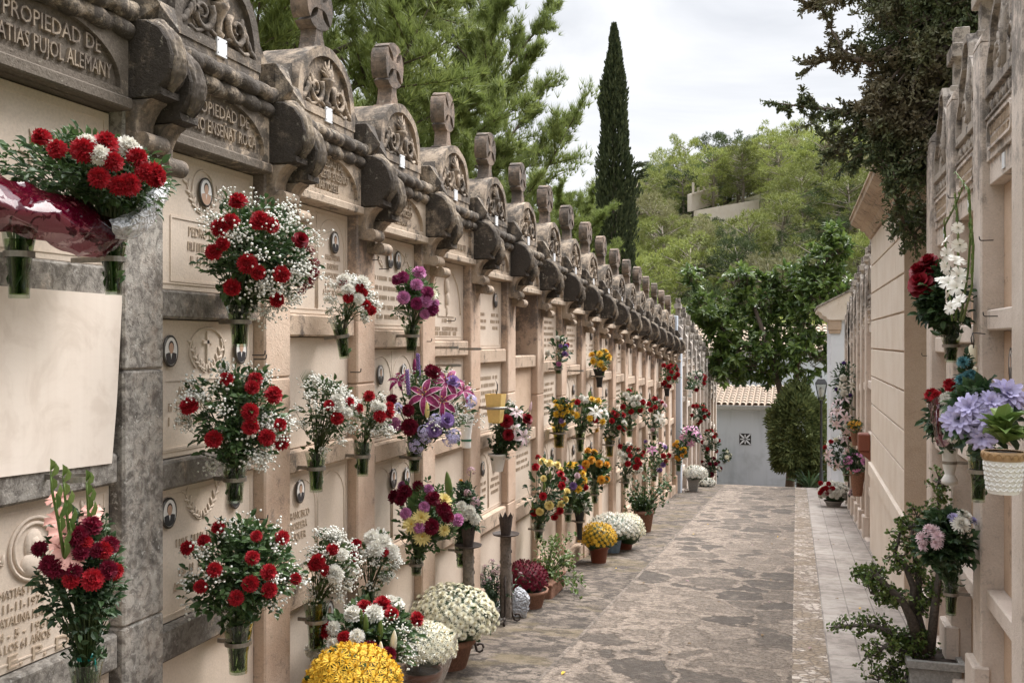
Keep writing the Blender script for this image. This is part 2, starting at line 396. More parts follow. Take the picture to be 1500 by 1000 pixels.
# an overcast sky is brightest overhead (CIE overcast distribution)
sx = wt.nodes.new('ShaderNodeSeparateXYZ'); wt.links.new(tc.outputs['Generated'], sx.inputs[0])
mr = wt.nodes.new('ShaderNodeMapRange'); mr.interpolation_type = 'SMOOTHSTEP'
for k_, v_ in ((1,.30),(2,.95),(3,.43),(4,2.8)): mr.inputs[k_].default_value = v_
wt.links.new(sx.outputs[2], mr.inputs[0])
vm = wt.nodes.new('ShaderNodeVectorMath'); vm.operation = 'SCALE'; wt.links.new(mx.outputs[2], vm.inputs[0]); mr2 = wt.nodes.new('ShaderNodeMapRange')
for k_, v_ in ((1,-1),(2,1),(3,.36),(4,1.42)): mr2.inputs[k_].default_value = v_
wt.links.new(sx.outputs[1], mr2.inputs[0]); mm = wt.nodes.new('ShaderNodeMath'); mm.operation = 'MULTIPLY'; wt.links.new(mr.outputs[0], mm.inputs[0]); wt.links.new(mr2.outputs[0], mm.inputs[1]); wt.links.new(mm.outputs[0], vm.inputs['Scale'])
wt.links.new(vm.outputs[0], bg.inputs[0]); wt.links.new(bg.outputs[0], wo.inputs[0])
sl = bpy.data.lights.new('sun', 'SUN'); sl.energy = 3.0; sl.angle = R(40); sl.color = (1,.97,.945)
so = bpy.data.objects.new('sun', sl); COL.objects.link(so)
sd = Vector((math.sin(SUN_AZ)*math.cos(SUN_EL), math.cos(SUN_AZ)*math.cos(SUN_EL), math.sin(SUN_EL)))
so.rotation_mode = 'QUATERNION'; so.rotation_quaternion = sd.to_track_quat('Z','Y'); so.location = (0,20,30)
S.view_settings.view_transform = 'Standard'; S.view_settings.look = 'None'; S.view_settings.exposure = 1.16; S.view_settings.gamma = 1
S.render.engine = 'CYCLES'
S.cycles.transparent_max_bounces = 24; S.cycles.max_bounces = 8

# ------------------------------------------------------------------ ground
def paving_mat():
    t = NT('crazy_paving'); g = t.n('ShaderNodeNewGeometry'); P = g.outputs['Position']
    wob = t.n('ShaderNodeTexNoise', i_Vector=P, i_Scale=2.2, i_Detail=5.0)
    sc_ = t.n('ShaderNodeVectorMath', operation='MULTIPLY_ADD', i_0=wob.outputs['Color'], i_1=(.42,.42,0), i_2=P).outputs[0]
    flat = t.n('ShaderNodeMapping', i_Vector=sc_, i_Scale=(1.25,1.0,0)).outputs[0]
    ve = t.n('ShaderNodeTexVoronoi', feature='DISTANCE_TO_EDGE', i_Vector=flat, i_Scale=1.9).outputs[0]
    vc = t.n('ShaderNodeTexVoronoi', i_Vector=flat, i_Scale=1.9)
    n1 = t.noise(P, 1.7, 6, .6); n2 = t.noise(P, 22, 6, .7); n3 = t.noise(P, 120, 4, .7); n4 = t.noise(P, 6, 8, .72, .4)
    hue = t.n('ShaderNodeSeparateColor', i_0=vc.outputs['Color']).outputs[0]
    n5 = t.noise(P, 38, 6, .72, .8); n6 = t.noise(P, 3.2, 7, .68, .6)
    st = t.mix(t.ramp(hue,.15,.85), (.10,.084,.070), (.29,.24,.195)); st = t.mix(t.math('MULTIPLY', t.ramp(n5,.40,.60), .85), st, (.07,.057,.047))
    st = t.mix(t.math('MULTIPLY', t.ramp(n4,.52,.70), .5), st, (.40,.34,.285))
    sep = t.n('ShaderNodeSeparateXYZ', i_0=P)
    left = t.ramp(sep.outputs[0], -.55, -1.45, 0, 1)
    # worn pale lime mortar: wide and blotchy on the left, thin broken veins on the right
    wv = t.math('ADD', t.math('MULTIPLY', t.math('SUBTRACT', n4, .5), .50), t.math('MULTIPLY', t.math('SUBTRACT', n6, .5), .55))
    wv = t.math('ADD', wv, t.math('MULTIPLY', t.math('SUBTRACT', n5, .5), .16))
    wv = t.math('ADD', t.math('ADD', wv, .045), t.math('MULTIPLY', left, .10))
    mf = t.ramp(t.math('SUBTRACT', ve, wv), .025, -.02)
    mo = t.mix(t.ramp(n2,.3,.7), (.60,.515,.435), (.40,.33,.27)); mo = t.mix(t.math('MULTIPLY', t.ramp(n5,.42,.56),.80), mo, (.19,.155,.128))
    dk = t.math('MULTIPLY', t.ramp(t.noise(P, 11, 8, .75, .5),.50,.58), t.math('ADD', t.math('MULTIPLY', left, .35), .42)); mo = t.mix(dk, mo, (.13,.105,.088))
    n8 = t.noise(P, 75, 5, .75, .6)
    mf = t.math('MULTIPLY', mf, t.ramp(t.math('ADD', n5, t.math('MULTIPLY', t.math('SUBTRACT', n8, .5), .8)), .34, .48, .58, 1.0))
    st = t.mix(t.math('MULTIPLY', t.math('MULTIPLY', t.ramp(n4,.46,.56), t.ramp(n8,.48,.60)), t.math('ADD', t.math('MULTIPLY', hue, .5), .12)), st, (.44,.37,.31))
    c = t.mix(mf, st, mo)
    cj = t.math('MULTIPLY', t.ramp(ve, .010, .0), t.ramp(n6, .45, .6)); c = t.mix(t.math('MULTIPLY', cj, .7), c, (.08,.068,.057))
    c = t.mix(t.math('MULTIPLY', t.ramp(t.noise(P, .9, 5),.52,.66), .35), c, (.13,.108,.09))
    c = t.mix(1.0, c, (.80,.77,.735), 'MULTIPLY')
    h = t.math('ADD', t.math('MULTIPLY', n3,.3), t.math('ADD', t.math('MULTIPLY', n5, 1.0), t.math('MULTIPLY', mf,.6)))
    rg = t.ramp(n2,.3,.7,.6,.9)
    return t.bsdf(c, rg, h, .8, .016, Specular_IOR_Level=.3)
def mottled(name, a, b, dark, thr=.5, scale=5, fine=.5, bstr=.7, moss=None, stretch=(1,1,1)):
    t = NT(name); g = t.n('ShaderNodeNewGeometry'); P = t.n('ShaderNodeMapping', i_Vector=g.outputs['Position'], i_Scale=stretch).outputs[0]
    n1 = t.noise(P, scale*.3, 6); n2 = t.noise(P, scale, 8, .72, .5); n3 = t.noise(P, 80, 5, .7)
    c = t.mix(t.ramp(n1,.35,.65), a, b)
    x = t.math('ADD', t.math('MULTIPLY', n2,.7), t.math('MULTIPLY', n3,.3))
    c = t.mix(t.ramp(x, thr-.05, thr+.07), c, dark)
    c = t.mix(t.math('MULTIPLY', t.ramp(n3,.5,.8), fine), c, tuple(k*.5 for k in a))
    if moss: c = t.mix(t.math('MULTIPLY', t.ramp(t.noise(P, 2.1, 5),.5,.64),.6), c, moss)
    h = t.math('ADD', n3, t.math('MULTIPLY', n2,.8))
    return t.bsdf(c, .85, h, bstr, .015, Specular_IOR_Level=.25)
def pebble_mat():
    t = NT('pebble_strip'); g = t.n('ShaderNodeNewGeometry'); P = g.outputs['Position']
    fl = t.n('ShaderNodeMapping', i_Vector=P, i_Scale=(1,1,0)).outputs[0]
    ve = t.n('ShaderNodeTexVoronoi', feature='DISTANCE_TO_EDGE', i_Vector=fl, i_Scale=17).outputs[0]
    vc = t.n('ShaderNodeSeparateColor', i_0=t.n('ShaderNodeTexVoronoi', i_Vector=fl, i_Scale=17).outputs['Color']).outputs[0]
    n1 = t.noise(P, 3.5, 6); n3 = t.noise(P, 60, 4)
    c = t.mix(vc, (.20,.155,.115), (.58,.50,.43)); c = t.mix(t.ramp(n1,.46,.58), c, (.26,.20,.14)); c = t.mix(t.math('MULTIPLY',t.ramp(n3,.5,.7),.4), c, (.12,.09,.07))
    c = t.mix(t.ramp(ve,.08,.0), c, (.14,.11,.085))
    return t.bsdf(c, .85, t.math('ADD', t.ramp(ve,0,.25), t.math('MULTIPLY',n3,.3)), .8, .02)
def slabs_mat():
    t = NT('pale_paving_slabs'); g = t.n('ShaderNodeNewGeometry'); P = g.outputs['Position']
    rot = t.n('ShaderNodeMapping', i_Vector=P, i_Rotation=(0,0,R(90)), i_Location=(0,-.22,0)).outputs[0]
    br = t.n('ShaderNodeTexBrick', offset=.5, i_Vector=rot, i_Color1=(.36,.315,.275,1), i_Color2=(.28,.24,.21,1), i_Mortar=(.12,.10,.085,1), i_Scale=1.0, i_Mortar_Size=.006, i_Brick_Width=.36, i_Row_Height=.22)
    n2 = t.noise(P, 8, 7, .68); n3 = t.noise(P, 90, 4); n1 = t.noise(P, 1.6, 5)
    c = t.mix(t.math('MULTIPLY', t.ramp(n2,.44,.60), .65), br.outputs[0], (.155,.13,.11)); c = t.mix(t.math('MULTIPLY', t.ramp(n3,.4,.7),.3), c, (.24,.20,.175))
    c = t.mix(t.math('MULTIPLY', t.ramp(n1,.4,.6),.3), c, (.55,.50,.45))
    return t.bsdf(c, .8, t.math('ADD', n3, t.math('MULTIPLY', n2,.6)), .5, .01)

def sheet(name, x0, x1, y0, y1, dz, mat, nx=2, edge=0.0, dy=.4):
    b = MB(); ny = int((y1-y0)/dy); v = []
    for j in range(ny+1):
        y = y0 + (y1-y0)*j/ny
        for i in range(nx+1):
            f = i/nx; x = x0 + (x1-x0)*f
            z = gz(y) + dz + .010*noise.noise((x*1.3, y*1.3, 0)) * (0 < i < nx)
            v.append((x, y, z))
    b.add(v, [(j*(nx+1)+i, j*(nx+1)+i+1, (j+1)*(nx+1)+i+1, (j+1)*(nx+1)+i) for j in range(ny) for i in range(nx)], 0, True)
    return b.build(name, mat, kind='structure')

def hillz(x, y):
    H = 8 + 10.5*max(0, min(1, (x+26)/23))**1.0 if x < -3 else 18.5
    H *= 1 - .35*max(0, min(1, (x-30)/60))
    s = max(0, min(1, (y-38)/50)); s = s*s*(3-2*s)
    return -3.6 + H*s - max(0, y-110)*.02
def groundz(x, y):
    if y < 31: z = gz(y) - .05
    else:
        k = max(0, min(1, (y-31)/7)); z = (gz(31)-.05)*(1-k) + hillz(x, y)*k
    if x < -4:                       # the slope behind the left wall
        z += max(0, min(1, (-x-4)/8))*1.2
    return z
b = MB(); xs = [-300,-160,-90,-60,-40]+[-30+2*i for i in range(0,31)]+[40,60,90,160,300]; ys = [-40,-20,-8]+[-2+1.5*i for i in range(0,62)]+[95,105,120,150,200,300,600]
v = [(x,y,groundz(x,y)) for y in ys for x in xs]; nx = len(xs)
b.add(v, [(j*nx+i, j*nx+i+1, (j+1)*nx+i+1, (j+1)*nx+i) for j in range(len(ys)-1) for i in range(nx-1)], 0, True)
M['earth'] = mottled('scrub_earth', (.10,.095,.04), (.15,.13,.06), (.05,.055,.02), .52, 1.2)
b.build('ground', M['earth'], kind='structure')
sheet('lane_paving', -1.60, -.03, -2, 31, .004, paving_mat(), 6)
sheet('side_paving', -2.60, -1.60, -2, 31, .0, mottled('dark_side_paving', (.26,.213,.172), (.155,.126,.102), (.06,.05,.042), .485, 10, .6, .9, moss=(.16,.125,.07), stretch=(.8,1,1)), 4)
sheet('drain_edging', -1.62, -1.59, -2, 31, .008, mottled('pale_edging', (.30,.25,.205), (.19,.156,.127), (.10,.083,.069), .485, 14, .7), 1)
sheet('pebble_strip', -.03, .215, -2, 31, .003, pebble_mat(), 2)
sheet('right_paving', .215, 1.6, -2, 31, .006, slabs_mat(), 2)

# ------------------------------------------------------------------ lettering
_tc = {}
def glyphs(s, ext=.5):
    if s in _tc: return _tc[s]
    cu = bpy.data.curves.new('t', 'FONT'); cu.body = s; cu.resolution_u = 2; cu.align_x = 'CENTER'; cu.extrude = .06
    o = bpy.data.objects.new('t', cu); COL.objects.link(o)
    bpy.context.view_layer.update()
    me = bpy.data.meshes.new_from_object(o.evaluated_get(bpy.context.evaluated_depsgraph_get()))
    r = ([tuple(v.co) for v in me.vertices], [tuple(p.vertices) for p in me.polygons])
    bpy.data.objects.remove(o); bpy.data.meshes.remove(me); _tc[s] = r; return r
def write(b, s, cy, z, h, w=None, x=0.0, th=.006, mi=0):
    """letters raised from the plane x, reading along +y"""
    v, f = glyphs(s)
    mn = min(p[0] for p in v); mxx = max(p[0] for p in v); k = h/.72
    ky = k*.72 if w is None else w/(mxx-mn)
    b.add([(x + (p[2]+.06)/.12*th, cy + (p[0]-(mn+mxx)/2)*ky, z + p[1]*k) for p in v], f, mi)
def illegible(b, cy, z, h, w, x=0.0, th=.005, rr=rnd, mi=0):
    """worn letters nobody can read any more: short raised strokes"""
    y = cy - w/2
    while y < cy + w/2:
        lw = h*rr.uniform(.35,.6)
        if rr.random() < .85:
            s = h*.16
            b.box(x, x+th, y, y+s, z, z+h*rr.uniform(.9,1), mi)
            if rr.random() < .6: b.box(x, x+th*.9, y+s, y+lw, z+h*rr.choice((0,.42,.82)), z+h*rr.choice((0,.42,.82))+s*1.0 if False else z+h*.16, mi) if rr.random()<.4 else b.box(x, x+th*.9, y+s, y+lw, z+h*.8, z+h*.95, mi)
            if rr.random() < .5: b.box(x, x+th*.8, y+lw*.8, y+lw*.8+s*.8, z, z+h*.9, mi)
        y += lw + h*.18

# ------------------------------------------------------------------ niche bay pieces (local frame: x out of the wall, y along it, z up from the bay's foot)
def arc(cx, cy, r, a0, a1, n, ry=None): return [(cx + r*math.cos(a0+(a1-a0)*i/n), cy + (ry or r)*math.sin(a0+(a1-a0)*i/n)) for i in range(n+1)]
Z = dict(s1b=2.134, s1t=2.25, s2b=1.437, s2t=1.553, s3b=.742, s3t=.877, pb=2.835, pt=3.135)
HW = .38                                     # half width of the niche between the pillars
NICHES = [(2.25,2.835),(1.553,2.134),(.877,1.437),(.16,.742)]

def lumpy(b, amp, sc, seed=0):
    b.v = [tuple(Vector(p) + amp*noise.noise_vector((p[0]*sc+seed, p[1]*sc, p[2]*sc))) for p in b.v]; return b

def pillar_mb(h=3.16, base=True):
    b = MB()
    for z0, z1 in ((0,.96),(.962,1.93),(1.932,h)): b.box(-.62, 0, -.12, .12, z0, z1, 0, .009)
    if base: b.box(-.06, .035, -.135, .135, -.08, .34, 0, .012)
    return b
def console_profile():
    p = [(-.05,3.165),(.02,3.182),(.09,3.178),(.148,3.148),(.188,3.095),(.206,3.035),(.200,2.985),(.178,2.945),(.148,2.918)]
    return p + [(.162,2.915),(.164,2.889),(.120,2.884),(-.05,2.884)]
def foot_profile():
    p = [(-.05,2.882),(.112,2.882),(.088,2.868),(.066,2.838),(.052,2.80),(.048,2.765),(.056,2.745)]
    return p + arc(.080,2.722,.032,2.2,-2.3,8) + [(.05,2.692),(-.05,2.705)]
def bevel_prism(p, hw, cx, cz, e_=.007):
    b = MB(); n = len(p); v = []
    for y, s_ in zip((-hw,-hw+e_,hw-e_,hw), (e_*.8,0,0,e_*.8)):
        for (x, z) in p:
            d = Vector((x-cx, z-cz)); d = d*(1 - s_/max(.02,d.length)); v.append((cx+d.x, y, cz+d.y))
    f = [(k*n+i, (k+1)*n+i, (k+1)*n+(i+1)%n, k*n+(i+1)%n) for k in range(3) for i in range(n)]
    b.add(v, f); b.add(v[:n], [tuple(range(n))]); b.add(v[-n:], [tuple(reversed(range(n)))]); return b
def console_mb(): return bevel_prism(console_profile(), .056, .07, 3.03)
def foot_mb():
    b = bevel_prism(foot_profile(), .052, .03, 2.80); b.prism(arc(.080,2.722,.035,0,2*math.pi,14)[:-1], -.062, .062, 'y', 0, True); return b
def acanthus_mb():
    """a broad leaf lying on the swelling front of the console: midrib, slanting ribs and scalloped edge"""
    b = MB(); crv = [Vector((x,0,z)) for x,z in ((.07,3.182),(.115,3.168),(.153,3.142),(.188,3.095),(.206,3.035),(.200,2.985),(.178,2.945),(.154,2.922))]
    m, n = 56, 17; v = []
    for i in range(m+1):
        q = i/m*(len(crv)-1); k = min(len(crv)-2,int(q)); f = q-k; p = crv[k].lerp(crv[k+1], f)
        t = (crv[min(len(crv)-1,k+2)]-crv[max(0,k-1)]).normalized(); nr = Vector((-t.z,0,t.x)); nr = nr if nr.x > 0 else -nr
        u = i/m; w = .047*min(1, .55+u*1.6)*min(1,(1-u)*3.2+.22)*(.80+.20*abs(math.sin(u*math.pi*3.6))**.6)
        for j in range(n):
            s_ = -1+2*j/(n-1); rib = abs(math.sin((u*3.6 - abs(s_)*1.9)*math.pi))
            hgt = -.001 + .007*(1-abs(s_)) + .013*rib**.8*(1-.35*abs(s_)) - (.016 if abs(s_) > .99 else 0)
            if abs(s_) < .07: hgt += .006
            v.append(p + Vector((0,s_*w,0)) + nr*hgt)
    b.add(v, [(i*n+j, i*n+j+1, (i+1)*n+j+1, (i+1)*n+j) for i in range(m) for j in range(n-1)], 0, True); return b
def roll_mb(z, x, r, seed):
    """rope moulding: a roll carved with slanting lobes"""
    b = MB(); n = 14; m = 96; L = .76; v = []
    for i in range(m+1):
        y = -L/2 + L*i/m
        for k in range(n):
            a = 2*math.pi*k/n
            w = abs(math.sin((y*44 + a*1.1)/2 + seed)); rr = r*(.72+.36*w**.6) + .004*noise.noise((y*9,a,seed))
            v.append((x + rr*math.cos(a), y, z + rr*math.sin(a)))
    b.add(v, [(i*n+k, i*n+(k+1)%n, (i+1)*n+(k+1)%n, (i+1)*n+k) for i in range(m) for k in range(n)], 0, True)
    return b
def block_mb():
    """stone over each half pillar with a pointed face, and the shoulder sweeping up to the pediment"""
    b = MB(); y0, y1 = -.058, .058
    b.box(-.34, .05, y0, y1, 3.165, 3.37, 0, .008)
    v = [(.05,y0,3.175),(.05,y1,3.175),(.05,y1,3.365),(.05,y0,3.365),(.115,(y0+y1)/2,3.25)]
    b.add(v, [(0,1,4),(1,2,4),(2,3,4),(3,0,4)])
    return b
def shoulder_mb(sgn):
    b = MB(); pts = [(.385,3.22),(.322,3.22),(.322,3.52)]
    pts += [(.322+.19*(i/6), 3.52-.16*math.sin(math.pi/2*i/6)**1.0) for i in range(1,7)] + [(.512,3.30),(.47,3.22)]
    o = [(sgn*y, z) for y, z in ([(.322,3.22)] + pts[2:])]
    if sgn > 0: o = o[::-1]
    b.prism(o, -.30, -.025, 'x'); return b
def panel_mb(rect=False):
    b = MB(); y, zb, zt = .378, Z['pb'], Z['pt']
    b.box(-.30, .0, -y, y, zb+.0, zt, 0, .004)
    b.box(-.02, .045, -y, y, zb, zb+.045, 0, .006)                       # ledge
    n = 24
    if rect: inner = [(-.33,zb+.07),(.33,zb+.07),(.33,zt-.035),(-.33,zt-.035)]; outer = [(-y,zb+.046),(y,zb+.046),(y,zt),(-y,zt)]
    else:
        inner = [(-.335,zb+.075)] + [(.335,zb+.075)] + [(p[0], p[1]) for p in arc(0, zb+.095, .335, 0, math.pi, n, .175)]
        outer = [(-y,zb+.046),(y,zb+.046)]
        for i in range(n+1):
            a = math.pi*i/n; c, s_ = math.cos(a), math.sin(a); k = min(y/max(1e-6,abs(c)), (zt-zb-.07)/max(1e-6,s_)); outer.append((k*c, zb+.07+k*s_))
    b.ring(outer, inner, -.01, .022, 'x'); return b
def pediment_mb():
    b = MB(); cz = 3.36; r = .322; n = 26
    out = [(r,3.20)] + arc(0,cz,r,0,math.pi,n) + [(-r,3.20)]
    b.prism(out, -.30, -.012, 'x')
    a0 = arc(0,cz,r+.006,0,math.pi,n); a1 = arc(0,cz,r-.046,0,math.pi,n)
    b.ring(a0 + [(-r-.006,3.30),(r+.006,3.30)], a1 + [(-r+.05,3.345),(r-.05,3.345)], -.06, .012, 'x')
    v = [(x,y*1.012,cz+(z-cz)*1.012) for x in (-.31,) for y,z in a0]
    b.box(-.012, .006, -.32, .32, 3.24, 3.335, 0, .004)
    return lumpy(b, .007, 7)
def relief_mb(var=0):
    """flaming torch between two scrolled wings, carved in low relief"""
    b = MB(); x = -.004
    b.lathe([(.02,3.37),(.028,3.385),(.014,3.40),(.018,3.44),(.03,3.475),(.045,3.50),(.048,3.515),(.02,3.52)], 10, (x,0,0))
    for k in range(7):
        a = (k-3)*.36; L = .11-.012*abs(k-3)
        p = [(x+.012, math.sin(a)*L*t + .012*math.sin(t*5+k), 3.515+math.cos(a)*L*t) for t in (0,.25,.5,.75,1)]
        b.tube(p, [.016,.017,.013,.008,.003], 6)
    for sy in (-1,1):
        p = []
        for i in range(20):
            a = i*.46; r = .075 - .0032*i; p.append((x+.01, sy*(.13 + r*math.cos(a+2.4)), 3.435 + r*math.sin(a+2.4)))
        b.tube(p, [.018 - .0006*i for i in range(20)], 6)
        for k in range(5):
            M3 = Matrix.Rotation(sy*(-.3+.32*k), 3, 'X'); b.ell((x+.006, sy*(.17+.022*k), 3.47-.024*k), .012, .016, .042, 8, 5, 0, M3)
        p = [(x+.008, sy*(.04+.18*t), 3.365+.02*math.sin(t*6)) for t in (0,.2,.4,.6,.8,1)]; b.tube(p, .011, 6)
    return lumpy(b, .004, 20, var)
def cross_mb():
    """flared cross inside a stout outline, on a tapering stem (local z from the pediment's crown)"""
    b = MB(); x0, x1 = -.145, -.040
    cz = .252
    arm = [(0,-.021),(.042,-.023),(.066,-.036),(.088,-.066),(.098,-.090)] + [(.137*math.cos(q),.137*math.sin(q)) for q in [R(-41)+R(82)*k/8 for k in range(9)]] + [(.098,.090),(.088,.066),(.066,.036),(.042,.023),(0,.021)]
    for k in range(4):
        ca, sa = math.cos(math.pi/2*k), math.sin(math.pi/2*k); e_ = .0015*(k % 2)
        b.prism([(y*ca-z*sa, cz+(y*sa+z*ca)*1.05) for y, z in arm], x0+e_, x1-e_, 'x')
    b.prism([(-.070,-.02),(.070,-.02),(.052,.03),(.038,.08),(.031,cz-.06),(-.031,cz-.06),(-.038,.08),(-.052,.03)], x0+.004, x1-.004, 'x')
    b.box(x0-.012, x1+.012, -.082, .082, -.035, .0, 0, .006)
    return lumpy(b, .006, 11)
def plate_mb():
    b = MB(); b.box(.004,.016,-.037,.037,3.285,3.365,0,.001)
    for y in (-.03,.03):
        for z in (3.297,3.353): b.ell((.017,y,z),.002,.003,.003,6,4,1)
    return b
def portrait_mb(ry=.042, rz=.056, suit=2):
    b = MB(); n = 22; el = lambda k, x: [(x, ry*k*math.cos(2*math.pi*i/n), rz*k*math.sin(2*math.pi*i/n)) for i in range(n)]
    v = el(1.07,.0)+el(1.07,.008)+el(.93,.009); b.add(v, [(r*n+i, r*n+(i+1)%n, (r+1)*n+(i+1)%n, (r+1)*n+i) for r in (0,1) for i in range(n)], 1, True)
    b.add(el(.94,.0075), [tuple(range(n))], 0)
    def disc(cy, cz, a, c_, x, mi, m=14): b.add([(x, cy+a*math.cos(2*math.pi*i/m), cz+c_*math.sin(2*math.pi*i/m)) for i in range(m)], [tuple(range(m))], mi)
    bust = [(.0082, ry*.78*math.cos(a), -rz*.18 + min(0, rz*.9*math.sin(a)) ) for a in [math.pi+math.pi*i/12 for i in range(13)]]
    bust = [(.0082, y, max(z, -rz*.9*math.sqrt(max(0,1-(y/(ry*.93))**2)))) for _, y, z in bust]
    sh = [(.0082, ry*.42, -rz*.10),(.0082, -ry*.42, -rz*.10)]
    b.add(bust+sh, [tuple(range(len(bust)+2))], suit)
    b.add([(.0085,-ry*.12,-rz*.12),(.0085,0,-rz*.55),(.0085,ry*.12,-rz*.12)], [(0,1,2)], 0)
    disc(0, rz*.30, ry*.40, rz*.40, .0086, 4); disc(0, rz*.20, ry*.34, rz*.36, .0090, 3)
    return b
PM = None
def portrait(parent, y, z, ry=.042, rz=.056, suit=2, x=-.052):
    return portrait_mb(ry, rz, suit).build('portrait', [M['enamel'],M['rim'],M['suit' if suit == 2 else 'suit2'],M['face'],M['hair']], parent, (x,y,z))
XS = -.062                                   # face of the niche slabs
def sprig(b, y, z, L, sgn, n=5, x=None):
    x = XS if x is None else x
    p = [(x+.003, y+sgn*L*.75*t, z + L*.9*t*t) for t in (0,.25,.5,.75,1)]; b.tube(p, .003, 5)
    for i in range(n):
        t = (i+.6)/n
        for s2 in (-1,1):
            Mx = Matrix.Rotation(-sgn*(.5+s2*.75)-.0, 3, 'X'); b.ell((x+.003, y+sgn*L*.75*t + s2*sgn*.012, z + L*.9*t*t + .016), .005, .008, .020, 6, 4, 0, Mx)
def slab_base(zb, zt, frame=True, tilt=0):
    b = MB(); b.box(XS-.03, XS, -HW+.004, HW-.004, zb+.004, zt-.004, 0, .003)
    if frame:
        y = HW-.03; o = [(-y,zb+.03),(y,zb+.03),(y,zt-.03),(-y,zt-.03)]; k = .006
        i_ = [(-y+k,zb+.03+k),(y-k,zb+.03+k),(y-k,zt-.03-k),(-y+k,zt-.03-k)]; b.ring(o, i_, XS-.01, XS+.003, 'x')
    return b
def arches(b, zb, zt, n=2):
    for k in range(n):
        w = (2*HW-.08)/n; cy = -HW+.04+w*(k+.5); r = w*.46
        p = [(XS+.001, cy-r, zb+.04),(XS+.001,cy-r,zt-.05-r)] + [(XS+.001,q[0],q[1]) for q in arc(cy,zt-.05-r,r,math.pi,0,14)] + [(XS+.001,cy+r,zb+.04)]
        b.tube(p, .0035, 5)
    if n == 2: b.tube([(XS+.001,0,zb+.03),(XS+.001,0,zt-.02)], .003, 5)
def text_lines(zs, lines, parent, cy=0, h=.034, maxw=.62, name='lettering'):
    b = MB()
    for z, l in zip(zs, lines):
        if l is None: continue
        if l.startswith('~'): illegible(b, cy, z, h*.9, min(maxw, float(l[1:])), XS-.001)
        else: write(b, l, cy, z, h, min(maxw, len(l)*h*.60), XS-.001, .005)
    if b.v: b.build(name, M['letter'], parent)
